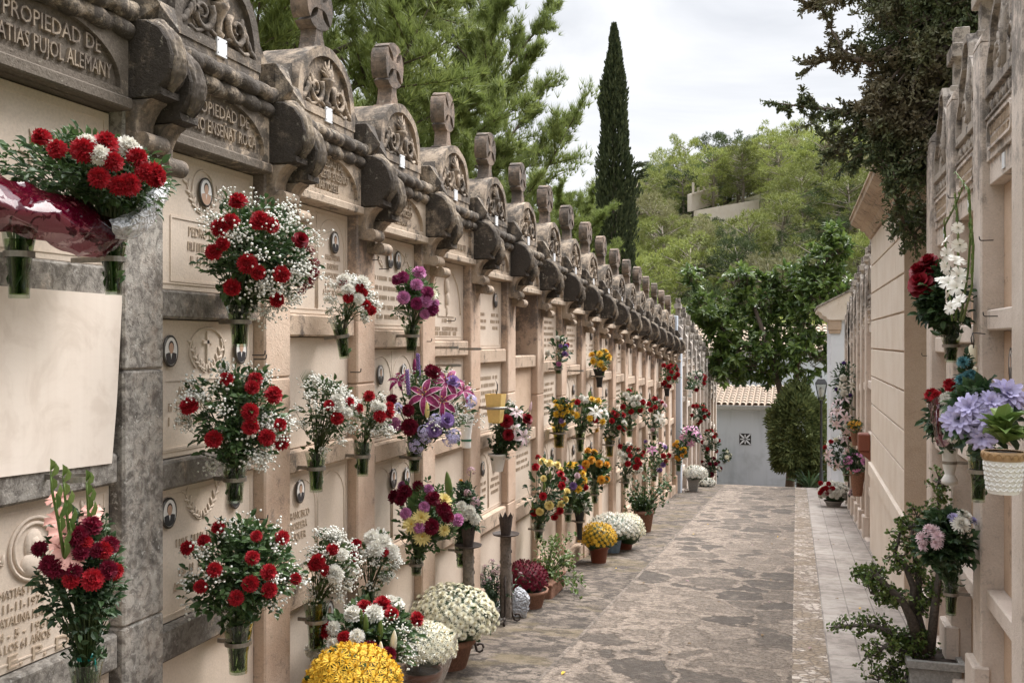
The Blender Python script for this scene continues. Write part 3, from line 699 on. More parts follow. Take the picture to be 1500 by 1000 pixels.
# ------------------------------------------------------------------ the left niche wall
ME = {}
def shared(key, mb, mats):
    if key not in ME: ME[key] = mb().mesh(key, mats)
    return ME[key]
ORD = ['first','second','third','fourth','fifth','sixth','seventh','eighth','ninth','tenth','eleventh','twelfth','thirteenth','fourteenth','fifteenth','sixteenth','seventeenth','eighteenth']
def sill_mb(zb, zt, x=-.016, back=-.62, seed=0):
    b = MB(); b.box(back, x, -.385, .372, zb, zt, 0, .010); return b
def slab(root, zb, zt, frame=True, mat='slab'):
    return slab_base(zb, zt, frame).build('niche_slab', M[mat], root)
def decorate(root, i):
    """the four niche slabs of a bay and what is carved on them"""
    N = NICHES
    if i == -1:
        s = slab(root, *N[0])
        b = MB(); c = (XS+.002, -.02, 2.60)
        for dy, dz, L in ((0,1,.09),(0,-1,.13),(-.8,.15,.06),(.9,-.35,.075)):
            p = [(XS+.002, c[1]+dy*L*t + .012*math.sin(t*3)*(dz != 0), c[2]+dz*L*t) for t in (0,.4,.75,1)]; b.tube(p, [.005,.008,.006,.002], 5)
        b.build('cross_relief', M['letter'], s)
        b = MB(); b.prism([(-.37,-.30),(.325,-.325),(.352,-.1),(.383,.30),(-.37,.305)], -.035, -.008, 'x'); o = b.build('niche_slab', M['slab_blank'], root, (.0,0,1.845), label='new blank white marble slab set slightly askew')
        s = slab(root, *N[2])
        b = MB(); zc = 1.27
        for k in (.105,.085): b.tube([(XS+.003, .0+k*math.cos(a), zc+k*math.sin(a)) for a in [2*math.pi*q/28 for q in range(29)]], .007, 6)
        b.ell((XS, 0, zc+.012), .022, .026, .034, 10, 7); b.ell((XS, 0, zc+.01), .014, .043, .058, 10, 7); b.ell((XS, 0, zc-.055), .02, .062, .05, 10, 6)
        for sy in (-1,1):
            for k in range(2):
                p = []
                for q in range(14):
                    a = q*.5; r = .055-.0032*q; p.append((XS+.003, sy*(.19+.09*k + r*math.cos(a)*.9), zc-.01+(.04 if k else -.02) + r*math.sin(a)))
                b.tube(p, [.008-.0004*q for q in range(14)], 5)
            sprig(b, sy*.13, zc-.03, .16, sy, 5)
        b.build('medallion_relief', M['slab'], s)
        text_lines((1.125,1.08,1.035,.99,.948), ('MATIAS PUJOL','11-11-1976','CATALINA FERRA','4 - 5 - 1981','A LOS 61 AÑOS'), s, -.04, .030, .46)
        b = MB(); write(b, 'E. P. D.', .04, .893, .045, .30, XS-.001, .006); b.build('lettering', M['letter'], s)
        slab(root, *N[3])
    elif i == 0:
        s = slab(root, *N[0]); portrait(s, -.03, 2.69, .044, .060, 3)
        b = MB(); b.tube([(XS+.003, -.03+.085*math.sin(a)*(1 if abs(math.sin(a))<.7 else .95), 2.685+.10*math.cos(a)) for a in [2.4-4.8*q/20 for q in range(21)]], .005, 5)
        for sy in (-1,1): sprig(b, -.03+sy*.02, 2.595, .14, sy, 5)
        b.ring([(-.26,2.29),(.33,2.29),(.33,2.565),(-.26,2.565)], [(-.25,2.30),(.32,2.30),(.32,2.555),(-.25,2.555)], XS-.01, XS+.004, 'x')
        b.build('palm_relief', M['slab'], s); text_lines((2.49,2.43,2.37), ('PEDRO ENSEÑAT','~.34','~.3'), s, .03, .042, .44)
        s = slab(root, *N[1]); portrait(s, -.275, 2.0, .045, .062, 2); portrait(s, .245, 2.0, .045, .062, 2)
        b = MB(); b.tube([(XS+.003, .0+.13*math.sin(a), 2.0+.10*math.cos(a)) for a in [2.4-4.8*q/20 for q in range(21)]], .005, 5)
        b.box(XS-.002, XS+.008, -.008, .008, 1.95, 2.085); b.box(XS-.002, XS+.008, -.035, .035, 2.03, 2.045)
        for sy in (-1,1): sprig(b, sy*.012, 1.905, .15, sy, 6)
        b.ring([(-.31,1.59),(.31,1.59),(.31,1.885),(-.31,1.885)], [(-.30,1.60),(.30,1.60),(.30,1.875),(-.30,1.875)], XS-.01, XS+.004, 'x'); b.build('cross_relief', M['slab'], s)
        text_lines((1.81,1.75,1.69), ('ANTONIO','~.3','~.36'), s, -.12, .042, .30)
        s = slab(root, *N[2]); portrait(s, -.285, 1.335, .045, .060, 2); portrait(s, .20, 1.335, .045, .060, 2)
        b = MB()
        for sy in (-1,1): sprig(b, -.04+sy*.012, 1.27, .15, sy, 6)
        b.build('palm_relief', M['slab'], s); text_lines((1.18,1.12,1.06,1.0), ('~.34','TONIA','~.3','~.36'), s, -.05, .038, .4)
        s = slab(root, *N[3], frame=False)
    elif i == 1:
        s = slab(root, *N[0]); b = MB(); arches(b, *N[0]); b.build('arch_relief', M['slab'], s)
        portrait(s, -.17, 2.68, .042, .058); portrait(s, .19, 2.66, .042, .058)
        text_lines((2.56,2.51,2.46,2.41,2.365), ('MAGDALENA','ENSEÑAT','MARTORELL','† 8-3-1945','A LOS 38 AÑOS'), s, .19, .032, .24); text_lines((2.56,2.51,2.46,2.41), ('~.2','~.22','1-11-1945','~.24'), s, -.18, .032, .26)
        slab(root, *N[1], frame=False)
        s = slab(root, *N[2]); b = MB(); arches(b, *N[2]); b.build('arch_relief', M['slab'], s); portrait(s, -.20, 1.33, .042, .058)
        text_lines((1.19,1.135,1.08), ('FRANCISCO','BORDERA','RIQUER'), s, -.19, .040, .28)
        s = slab(root, *N[3]); portrait(s, .12, .60, .05, .075); b = MB(); b.tube([(XS+.003, .12+.075*math.sin(a), .60+.11*math.cos(a)) for a in [2.6-5.2*q/20 for q in range(21)]], .006, 5); b.build('oval_relief', M['slab'], s)
    elif i == 2:
        s = slab(root, *N[0]); portrait(s, -.05, 2.70, .040, .056); portrait(s, .075, 2.70, .040, .056)
        b = MB(); b.tube([(XS+.003, .0+.33*math.cos(a), 2.57+.21*math.sin(a)) for a in [math.pi*q/20 for q in range(21)]], .005, 5); sprig(b, .16, 2.64, .12, 1, 5); sprig(b, -.14, 2.64, .12, -1, 5); b.build('palm_relief', M['slab'], s)
        text_lines((2.56,2.50,2.44,2.38,2.32), ('~.56','~.5','~.56','~.4','~.5'), s, 0, .030)
        s = slab(root, *N[1]); b = MB(); arches(b, *N[1]); b.build('arch_relief', M['slab'], s); portrait(s, .17, 1.97, .042, .058); portrait(s, -.2, 1.97, .042, .058)
        s = slab(root, *N[2]); b = MB(); arches(b, *N[2]); b.build('arch_relief', M['slab'], s); portrait(s, .0, 1.30, .045, .062); portrait(s, .22, 1.28, .045, .062); slab(root, *N[3])
    elif i == 3:
        s = slab(root, *N[0]); b = MB(); b.tube([(XS+.003, .30*math.cos(a), 2.45+.34*math.sin(a)) for a in [math.pi*q/20 for q in range(21)]], .008, 5)
        b.ell((XS+.008,-.02,2.745),.018,.022,.028); b.ell((XS+.006,-.015,2.655),.022,.034,.062); b.ell((XS+.006,-.005,2.56),.02,.028,.06); b.ell((XS+.005,-.01,2.48),.015,.018,.05)
        b.box(XS-.001,XS+.006,-.18,.16,2.43,2.49); b.build('figure_relief', M['slab'], s)
        text_lines((2.445,2.385,2.325,2.29), ('~.3','~.22','~.46','~.46'), s, 0, .034); s = slab(root, *N[1]); b = MB(); sprig(b, .05, 1.98, .14, 1, 5); sprig(b, -.05, 1.98, .14, -1, 5); b.build('palm_relief', M['slab'], s); text_lines((1.86,1.80), ('~.4','~.5'), s); slab(root, *N[2]); slab(root, *N[3])
    elif i == 5:
        s = slab(root, N[1][0], N[1][1], False, 'rslab'); s = slab(root, *N[2]); text_lines((1.3,1.24,1.18), ('~.5','~.4','~.5'), s); slab(root, *N[3])
    else:
        rr = random.Random(i*3+1)
        for k, n in enumerate(N):
            s = slab(root, *n); z1 = n[1]
            if k == 3: continue
            t = rr.random()
            if t < .55:
                b = MB(); arches(b, *n, 2 if rr.random() < .6 else 1); b.build('arch_relief', M['slab'], s); portrait(s, .17, z1-.17, .042, .058)
                if rr.random() < .5: portrait(s, -.18, z1-.17, .042, .058)
                if i < 11: text_lines((z1-.31,z1-.365,z1-.42), ('~.2','~.24','~.2'), s, .18, .032, .26); text_lines((z1-.31,z1-.365,z1-.42), ('~.2','~.24','~.2'), s, -.18, .032, .26)
            elif i < 11: text_lines((z1-.14,z1-.20,z1-.26,z1-.32,z1-.38,z1-.44), ('~.5','~.36','~.5','~.5','~.3','~.5'), s, 0, .034)

PANEL = {-1:('PROPIEDAD DE','MATIAS PUJOL ALEMANY'), 0:('PROPIEDAD DE','PEDRO ENSEÑAT ROCA'), 1:('PROPIEDAD DE','MAGDALENA ENSEÑAT','MARTORELL'), 2:('PROPIEDAD DE','ANTº BARCELO','ALEMANY')}
LBAY = {-1:'nearest tomb bay on the left with dark arched inscription and blank marble slab', 0:'tomb bay with one oval portrait on a palm relief under a dark two-line inscription',
 1:'tomb bay with twin arched portrait slab beneath a pale three-line arched inscription', 2:'tomb bay whose top slab has two small ovals side by side under an arch',
 3:'tomb bay with a small standing figure carved on its top slab', 4:'tomb bay between the carved figure slab and the open dark niche',
 5:'tomb bay with its top niche open, dark and empty', 6:'tomb bay just beyond the one with the open empty niche'}
GB = 'stepped tomb bays of the long left wall'
def left_bay(i, last=False):
    y = 3.65 + i
    lab = LBAY.get(i, f'{ORD[i+1]} tomb bay from the near end of the long left niche wall')
    root = empty('tomb_bay', (XL, y, gz(y)), lab, 'tomb', GB)
    ys = (-.5,) if not last else (-.5,.5)
    for k in ys: place('pillar', shared('pillar', pillar_mb, M['pillar']), root, (0,k,0))
    place('back_wall', shared('bw', lambda: MB().box(-.70,-.62,-.5,.5,-.3,3.22), M['pillar']), root)
    for nm, zb, zt in (('s1',Z['s1b'],Z['s1t']),('s2',Z['s2b'],Z['s2t']),('s3',Z['s3b'],Z['s3t'])):
        place('sill', shared('sill'+nm, lambda: sill_mb(zb, zt), M['sill']), root)
    place('plinth', shared('plinth', lambda: MB().box(-.62, .02, -.39, .39, -.25, .158, 0, .012), M['sill']), root)
    decorate(root, i)
    rect = i in (3, 8, 12)
    p = place('inscription_panel', shared('panel%d' % rect, lambda: panel_mb(rect), M['panel']), root)
    b = MB(); L = PANEL.get(i)
    if L:
        h, zz = (.060, (3.015,2.935)) if len(L) == 2 else (.046, (3.045,2.982,2.92))
        for z, l in zip(zz, L): write(b, l, .02 if i == -1 else .0, z, h*.95, min(.56 if z < 3.0 else .46, len(l)*h*.62), .0, .012)
    elif i == 3: illegible(b, .08, 2.93, .045, .3, 0, .01)
    elif i < 10:
        write(b, 'PROPIEDAD DE', 0, 3.035, .042, .40, .0, .01); illegible(b, 0, 2.975, .042, .54, 0, .01); illegible(b, 0, 2.92, .042, .4, 0, .01)
    if b.v: b.build('lettering', M['dletter'], p)
    place('rope_moulding', shared('roll1', lambda: roll_mb(3.138, .016, .038, .4), M['patina']), root); place('rope_moulding', shared('roll2', lambda: roll_mb(3.204, .038, .038, 1.3), M['patina']), root)
    place('entablature', shared('entab', lambda: MB().box(-.62,.012,-.384,.384,3.12,3.240,0,.004), M['patina']), root)
    for k in (-1,1):
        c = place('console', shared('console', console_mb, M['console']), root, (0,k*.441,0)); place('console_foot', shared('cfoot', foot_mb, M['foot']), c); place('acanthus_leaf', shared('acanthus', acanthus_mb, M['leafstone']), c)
        place('pointed_block', shared('block', block_mb, M['patina']), root, (0,k*.441,0)); place('shoulder', shared('shoulder%d' % k, lambda: shoulder_mb(k), M['patina']), root)
    q = place('pediment', shared('pediment', pediment_mb, M['pediment']), root); place('torch_relief', shared('relief%d' % (i % 3), lambda: relief_mb(i % 3), M['pediment']), q)
    place('cross', shared('cross', cross_mb, M['cross']), root, (0,0,3.682), rot=(R(random.Random(i).uniform(-1.6,1.6)), R(random.Random(i+50).uniform(-1,1)), R(random.Random(i+90).uniform(-4,4))), scale=(1,random.Random(i+7).uniform(.94,1.06),random.Random(i+3).uniform(.95,1.05)))
    place('number_plate', shared('plate', plate_mb, [M['plate'],M['hook']]), root)
for i in range(-1, 17): left_bay(i, i == 16)

# plastered pier that ends the long wall
b = MB(); b.box(-.5, .10, -.14, .14, -.1, 3.25, 0, .01); b.box(-.5, .02, -.16, .10, 3.25, 3.72, 0, .01)
b.build('end_pier', M['whitepaint'], None, (XL, 20.34, gz(20.3)), label='pale bluish plastered pier ending the long left wall', cat='pier')

# ------------------------------------------------------------------ the plainer niche walls
def r_pillar_mb(h=3.86):
    b = MB(); n = 8; pts = [(-.62,0),(.0,0)]
    b.box(-.62, 0, -.115, .115, 0, h-.09, 0, .010)
    pr = [(-.40,h-.09),(0,h-.09)] + [(-.09+.09*math.cos(a), h-.09+.09*math.sin(a)) for a in [math.pi/2*k/6 for k in range(1,7)]] + [(-.40,h)]
    b.prism(pr, -.115, .115, 'y'); b.box(-.05, .04, -.13, .13, -.15, .40, 0, .01); return b
def r_pediment_mb():
    b = MB(); o = [(-.385,3.47),(.385,3.47),(.385,3.60)]
    half = [(.385,3.60),(.33,3.66),(.27,3.70),(.255,3.80),(.20,3.86),(.13,3.90),(.115,3.98),(.06,4.05)]
    o = [(-.385,3.47),(.385,3.47)] + half + [(-y,z) for y,z in reversed(half)]
    b.prism(o, -.26, -.05, 'x')
    inner = [(y*.86, 3.50+(z-3.47)*.88) for y,z in o]
    b.ring(o, inner, -.06, -.02, 'x'); return b
def r_relief_mb():
    b = MB(); x = -.05
    for sy in (-1,1):
        p = []
        for i in range(18):
            a = i*.5; r = .085-.004*i; p.append((x, sy*(.15+r*math.cos(a)), 3.62+r*math.sin(a)))
        b.tube(p, [.018-.0006*i for i in range(18)], 6)
        for k in range(4): b.ell((x, sy*(.05+.05*k), 3.78-.03*k), .015, .02, .05, 8, 5, 0, Matrix.Rotation(sy*(-.2-.3*k),3,'X'))
    b.tube([(x,0,3.50),(x,0,3.7),(x,0,3.95)], [.02,.03,.015], 8); return b
def r_frieze_mb():
    b = MB(); b.box(-.3,-.045,-.385,.385,3.345,3.472,0,.003); b.box(-.05,-.02,-.385,.385,3.452,3.475,0,.003); b.box(-.05,-.02,-.385,.385,3.335,3.352,0,.003)
    for k in range(11):
        y = -.35+.07*k; M3 = Matrix.Rotation(.5 if k%2 else -.5,3,'X'); b.ell((-.042,y,3.402),.010,.016,.042,8,5,0,M3); b.ell((-.042,y+.035,3.402),.008,.010,.02,6,4)
    return b
def r_panel_mb():
    b = MB(); b.box(-.3,-.045,-.385,.385,2.99,3.335,0,.004); b.box(-.05,-.030,-.385,.385,3.112,3.335,0,.003)
    y, z0, z1, c = .30,3.155,3.305,.035; k=.014
    def rr(y,z0,z1,c): return [(-y+c,z0),(y-c,z0),(y-.3*c,z0+.3*c),(y,z0+c),(y,z1-c),(y-.3*c,z1-.3*c),(y-c,z1),(-y+c,z1),(-y+.3*c,z1-.3*c),(-y,z1-c),(-y,z0+c),(-y+.3*c,z0+.3*c)]
    b.ring(rr(y,z0,z1,c), rr(y-k,z0+k,z1-k,c), -.04, -.014, 'x'); return b
def r_text_mb():
    b = MB(); r3 = random.Random(4); illegible(b,0,3.235,.045,.5,-.03,.008,r3); illegible(b,0,3.175,.045,.46,-.03,.008,r3); return b
def r_cross_mb():
    b = MB(); b.box(-.20,-.10,-.05,.05,3.90,4.47,0,.006); b.box(-.225,-.075,-.135,.135,4.24,4.34,0,.006); b.box(-.23,-.07,-.085,.085,3.9,4.06,0,.006); return b
def plain_bay(loc, rz, lab, group, detail=True, far=False, end=False, k=0):
    root = empty('niche_bay', loc, lab, 'tomb', group, rz)
    for y in ((-.5,.5) if end else (-.5,)): place('pillar', shared('rpillar', r_pillar_mb, M['rstone']), root, (0,y,0))
    place('back_wall', shared('rback', lambda: MB().box(-.70,-.62,-.5,.5,-.3,3.5), M['rstone']), root)
    for j, (zb, zt) in enumerate(((2.21,2.32),(1.50,1.61),(.72,.82))): place('sill', shared('rsill%d' % j, lambda: MB().box(-.62,-.03,-.383,.383,zb,zt,0,.008), M['rstone']), root)
    place('plinth', shared('rplinth', lambda: MB().box(-.62,.02,-.383,.383,-.3,.12,0,.01), M['rstone']), root)
    for j, (zb, zt) in enumerate(((2.32,2.99),(1.61,2.21),(.82,1.50),(.12,.72))):
        s = place('niche_slab', shared('rslab%d' % j, lambda: MB().box(-.15,-.115,-.383,.383,zb+.003,zt-.003), M['rslab']), root)
        if detail and j == 1:
            for y in (-.17,-.03,.13): portrait(s, y, 2.03, .05, .085, 2, -.113)
            b = MB(); illegible(b, 0, 1.86, .03, .4, -.115); b.build('lettering', M['hook'], s)
    place('frieze', shared('rfrieze', r_frieze_mb, M['rtop']), root)
    p = place('inscription_panel', shared('rpanel', r_panel_mb, M['rstone']), root); place('lettering', shared('rtext', r_text_mb, M['letter']), p)
    q = place('pediment', shared('rped', r_pediment_mb, M['rtop']), root); place('scroll_relief', shared('rrel', r_relief_mb, M['rtop']), q)
    place('cross', shared('rcross', r_cross_mb, M['rtop']), root)
    if not far: place('number_plate', shared('rplate', lambda: MB().box(-.045,-.038,-.03,.03,3.015,3.095,0,.001), M['plate']), root)
    return root
RL = ['fourth niche bay of the near right wall, ending beside the cypress', 'third niche bay of the near right wall, behind roses and gladioli', 'second niche bay on the near right, three ovals under its rusty-streaked top niche', 'nearest niche bay on the right, cut off by the edge of the view', 'niche bay of the right wall beside the camera, out of view']
for j, y in enumerate((7.29,6.285,5.28,4.275)): plain_bay((XR, y, gz(y)), math.pi, RL[j], 'niche bays of the near right wall', True, end=(j == 3))
for j in range(7):
    y = 13.92 + j; plain_bay((.93, y, gz(y)-.12), math.pi, f'{ORD[j]} niche bay of the far right wall counted from the ashlar tomb', 'niche bays of the far right wall', False, True, end=(j == 6))
for j in range(9):
    y = 21.0 + j; plain_bay((-2.33, y, gz(21)-.30-.16*j), 0, f'{ORD[j]} niche bay of the far left wall counted from the bluish pier', 'niche bays of the far left wall', False, True, end=(j == 8))

# ------------------------------------------------------------------ mausolea on the right
def mausoleum(x, y0, y1, zg, ztop, lab, courses, plinth, name='mausoleum'):
    root = empty(name, (x, (y0+y1)/2, zg), lab, 'mausoleum'); L = (y1-y0)/2
    H = ztop - zg
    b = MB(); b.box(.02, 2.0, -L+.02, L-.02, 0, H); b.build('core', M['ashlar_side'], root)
    # ashlar courses as real blocks with recessed joints
    b = MB(); zs = [plinth] + courses + [H]; rr = random.Random(3)
    for k in range(len(zs)-1):
        n = 3 if k % 2 else 2
        cut = [-L] + sorted(-L + 2*L*(q+ (.5 if k%2==0 else .15) + rr.uniform(-.1,.1))/n for q in range(n) ) + [L]
        cut = [c for c in cut if -L <= c <= L]
        for a, c in zip(cut, cut[1:]):
            if c-a > .05: b.box(0, .03, a+.0015, c-.0015, zs[k]+.009, zs[k+1]-.009, 0, .004)
    b.build('ashlar_face', M['ashlar'], root)
    b = MB(); b.box(-.035, .03, -L-.015, L+.015, plinth-.16, plinth, 0, .006); b.box(-.015, .03, -L, L, -.3, plinth-.16, 0, .004); b.build('plinth', M['ashlar'], root)
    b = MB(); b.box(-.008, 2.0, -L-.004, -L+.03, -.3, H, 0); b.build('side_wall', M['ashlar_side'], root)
    # cornice: one moulded profile running round the front and both ends
    prof = [(.02,0),(-.03,0),(-.035,.03),(-.06,.05),(-.075,.09),(-.125,.12),(-.13,.145),(-.175,.165),(-.215,.20),(-.235,.215),(-.24,.27),(-.255,.275),(-.255,.30),(.05,.33)]
    v = []; n = len(prof)
    for (px, pz) in prof:
        o = -px; v += [(2.0, -L-o, pz), (-o, -L-o, pz), (-o, L+o, pz), (2.0, L+o, pz)]
    f = []
    for k in range(n-1):
        for q in range(3): f.append((k*4+q, k*4+q+1, (k+1)*4+q+1, (k+1)*4+q))
    b = MB(); b.add(v, f); b.add([(2.0,-L-.25,.31),(-.25,-L-.25,.31),(-.25,L+.25,.31),(2.0,L+.25,.31)], [(0,1,2,3)])
    b.build('cornice', M['cornice'], root, (0,0,H)); return root
mausoleum(.925, 9.13, 13.22, gz(11.2), 1.79+1.33, 'pale ashlar tomb with moulded cornice and grooved courses on the right', [1.79+h-gz(11.2) for h in (-1.16,-.805,-.448,-.093,.266,.617,.97)], 1.79-1.56-gz(11.2))
root = empty('mausoleum', (.70, 22.9, gz(22.9)), 'small whitewashed tomb with a slanting roof and jutting moulding past the far right niches', 'mausoleum'); z0 = 1.79-gz(22.9)
b = MB(); b.box(0, 1.6, -1.3, 1.3, -.3, z0+.46, 0, .01); b.build('wall', M['render'], root)
b = MB(); b.box(-.05, .22, -1.34, -.9, z0+.24, z0+.47, 0, .01); b.box(-.03, .2, -1.33, -.9, z0+.17, z0+.24, 0, .01); b.build('pier_capital', M['ashlar_side'], root)
b = MB(); b.prism([(-.02,z0+.46),(1.7,z0+.46),(1.7,z0+1.5),(.5,z0+1.12),(-.27,z0+.72),(-.27,z0+.66),(-.20,z0+.62),(-.17,z0+.56),(-.09,z0+.53),(-.07,z0+.48)][::-1], -1.36, 1.3, 'y'); b.build('gable_cornice', M['ashlar'], root)
b = MB(); b.prism([(-.29,z0+.72),(.5,z0+1.125),(1.7,z0+1.505),(1.7,z0+1.545),(.5,z0+1.165),(-.29,z0+.76)], -1.39, 1.3, 'y'); b.build('roof_slab', M['rtop'], root)

# ------------------------------------------------------------------ buildings at the end of the lane
xa, xb = on_y(1058,600,31).x, on_y(1160,600,31).x; zt = on_y(1100,600,31).z; zg = gz(31)-.3
root = empty('outbuilding', ((xa+xb)/2, 31, zg), 'low grey-white outbuilding with pierced vent block closing the lane', 'building'); hw = (xb-xa)/2; H = zt-zg
b = MB(); b.box(-hw-.4, hw, 0, 3.2, 0, H); b.build('wall', M['render2'], root)
b = MB(); b.box(-hw-.42, hw+.18, -.16, 3.2, H, H+.14, 0, .01); b.build('eave', M['concrete'], root)
def tiles_mat():
    t = NT('roof_tiles'); g = t.n('ShaderNodeNewGeometry'); P = g.outputs['Position']
    n = t.noise(P, 7, 5); c = t.mix(n, (.27,.20,.145), (.45,.35,.265)); c = t.mix(t.ramp(t.noise(P,18,5),.5,.7), c, (.22,.17,.12)); return t.bsdf(c, .9, n, .3, .01)
M['tiles'] = tiles_mat()
def tile_roof(b, x0, x1, y0, y1, z0, z1, pitch=.2):
    n = int((x1-x0)/pitch); k = 6
    for i in range(n):
        xc = x0 + (i+.5)*pitch
        for j in range(8):
            ya, yb = y0+(y1-y0)*j/8, y0+(y1-y0)*(j+1.12)/8; za, zb = z0+(z1-z0)*j/8+.03, z0+(z1-z0)*(j+1.12)/8
            v = []
            for (yy, zz, r) in ((ya,za,pitch*.42),(yb,zb,pitch*.34)):
                for q in range(k+1): a = math.pi*q/k; v.append((xc+r*math.cos(a), yy, zz+r*.7*math.sin(a)))
            b.add(v, [(q,q+1,k+2+q,k+1+q) for q in range(k)], 0, True)
    b.add([(x0,y0,z0),(x1,y0,z0),(x1,y1,z1),(x0,y1,z1)], [(0,1,2,3)])
b = MB(); tile_roof(b, -hw-.4, hw+.15, -.12, 2.6, H+.15, H+.62, .19); b.build('tiled_roof', M['tiles'], root)
p = on_y(1091.5,643,31); b = MB(); c = (p.x-(xa+xb)/2, p.z-zg); s_ = .18
b.box(c[0]-s_, c[0]+s_, -.008, .02, c[1]-s_, c[1]+s_); vent = b.build('vent_block', M['darkplastic'], root)
b = MB(); k = .0
for a in (R(45),R(135)):
    d = Vector((math.cos(a),0,math.sin(a))); q = Vector((-math.sin(a),0,math.cos(a)))
    for sg in (-1,1):
        pts = [d*sg*s_*1.30*t + q*w for t, w in ((.05,0),(.4,.028),(1,.014),(1,-.014),(.4,-.028))]
        v = [(c[0]+x.x, -.02, c[1]+x.z) for x in pts] + [(c[0]+x.x, -.004, c[1]+x.z) for x in pts]; n = 5
        b.add(v, [tuple(range(n)), tuple(reversed(range(n,2*n)))] + [(i,(i+1)%n,n+(i+1)%n,n+i) for i in range(n)])
for dx, dz in ((1,0),(-1,0),(0,1),(0,-1)):
    b.box(c[0]+dx*s_*.55-.016-(.035*abs(dx)), c[0]+dx*s_*.55+.016+(.035*abs(dx)), -.016, -.004, c[1]+dz*s_*.55-.016-(.035*abs(dz)), c[1]+dz*s_*.55+.016+(.035*abs(dz)))
b.build('grille', M['render'], vent)
x2 = on_y(1166,600,31.3).x; b = MB(); b.box(x2, x2+3.4, 31.2, 31.5, gz(31)-.3, on_y(1180,618,31.3).z, 0, .01)
b.build('garden_wall', M['render'], label='white garden wall beside the outbuilding, behind the lamp', cat='wall')
b = MB(); b.box(xb+.02, xb+.10, 30.95, 31.15, gz(31)-.3, zt-.05); b.build('downpipe', M['concrete'], label='thin dark downpipe at the corner of the grey outbuilding', cat='pipe')
root = empty('house', (-1.0, 36.5, gz(31)), 'white house with pale tiled roof behind the broad-leaved tree', 'house')
zh = on_y(1080,512,36.5).z - gz(31); b = MB(); b.box(-3.4, 4.2, 0, 6, -.5, zh); b.build('wall', M['render'], root)
b = MB(); tile_roof(b, -3.6, 4.4, -.3, 3.2, zh, zh+.95, .24); b.build('tiled_roof', M['tiles'], root)
b = MB(); b.box(-2.2,-1.4,-.02,.05,zh-1.5,zh-.5); w_ = b.build('window', M['wood'], root)

# lamp post
pl = on_y(1203,708,24.6); zb = gz(24.6); top = on_y(1203,551,24.6).z
root = empty('street_lamp', (pl.x, 24.6, zb), 'black lantern on a slim post at the far right end', 'street lamp'); Ht = top-zb
b = MB(); b.lathe([(.09,0),(.085,.12),(.05,.16),(.045,.5),(.03,.55),(.028,Ht-.66),(.05,Ht-.64),(.03,Ht-.60),(.09,Ht-.575)], 12); b.build('post', M['lampmetal'], root)
b = MB(); b.lathe([(.20,Ht-.19),(.205,Ht-.17),(.11,Ht-.06),(.04,Ht-.035),(.03,Ht-.01),(.035,Ht),(.01,Ht+.03)], 4, mi=0, sm=False, M=Matrix.Rotation(R(45),3,'Z'))
for a in range(4):
    w = R(90*a+45); b.tube([(.085*math.cos(w),.085*math.sin(w),Ht-.575),(.185*math.cos(w),.185*math.sin(w),Ht-.18)], .012, 5)
b.build('lantern_frame', M['lampmetal'], root)
b = MB(); b.lathe([(.078,Ht-.57),(.175,Ht-.185)], 4, sm=False, M=Matrix.Rotation(R(45),3,'Z')); b.build('lantern_glass', thin('lamp_glass', (.75,.74,.70), .35, .15), root)
b = MB(); b.lathe([(.02,Ht-.5),(.05,Ht-.42),(.06,Ht-.36),(.035,Ht-.28),(.01,Ht-.26)], 12); b.build('bulb', M['enamel'], root)

# terrace walls on the hill
def terrace(u0, v0, u1, v1, vt, y, lab, posts=0, dep=2.4):
    a = on_y(u0, v0, y); c = on_y(u1, v1, y+3); h = (v0-vt)*depth(a)/F
    root = empty('terrace_wall', a, lab, 'wall', 'stone terrace walls on the hill')
    d = c - a; n = 8; b = MB(); q = Vector((-d.y, d.x, 0)).normalized()*.4
    v = []
    for i in range(n+1):
        p = d*(i/n); v += [p-Vector((0,0,dep)), p+Vector((0,0,h)), p+Vector((0,0,h))+q, p-Vector((0,0,dep))+q]
    b.add(v, [(i*4+k, (i+1)*4+k, (i+1)*4+(k+1)%4, i*4+(k+1)%4) for i in range(n) for k in range(4)] + [(0,1,2,3),(n*4+3,n*4+2,n*4+1,n*4)])
    b.build('masonry', M['ashlar'], root)
    for k in range(posts):
        p = d*((k+.3)/posts); b = MB(); b.box(-.09,.09,-.09,.09,h-.1,h+.35+.5*(k==0),0,.01); b.build('post', M['ashlar'], root, p)
terrace(1013,291,1052,280,284,76,'upper pinkish terrace wall with slim posts on the wooded hill',5,1.0)
terrace(1020,318,1112,302,308,72,'lower pale terrace wall running along the wooded hill')
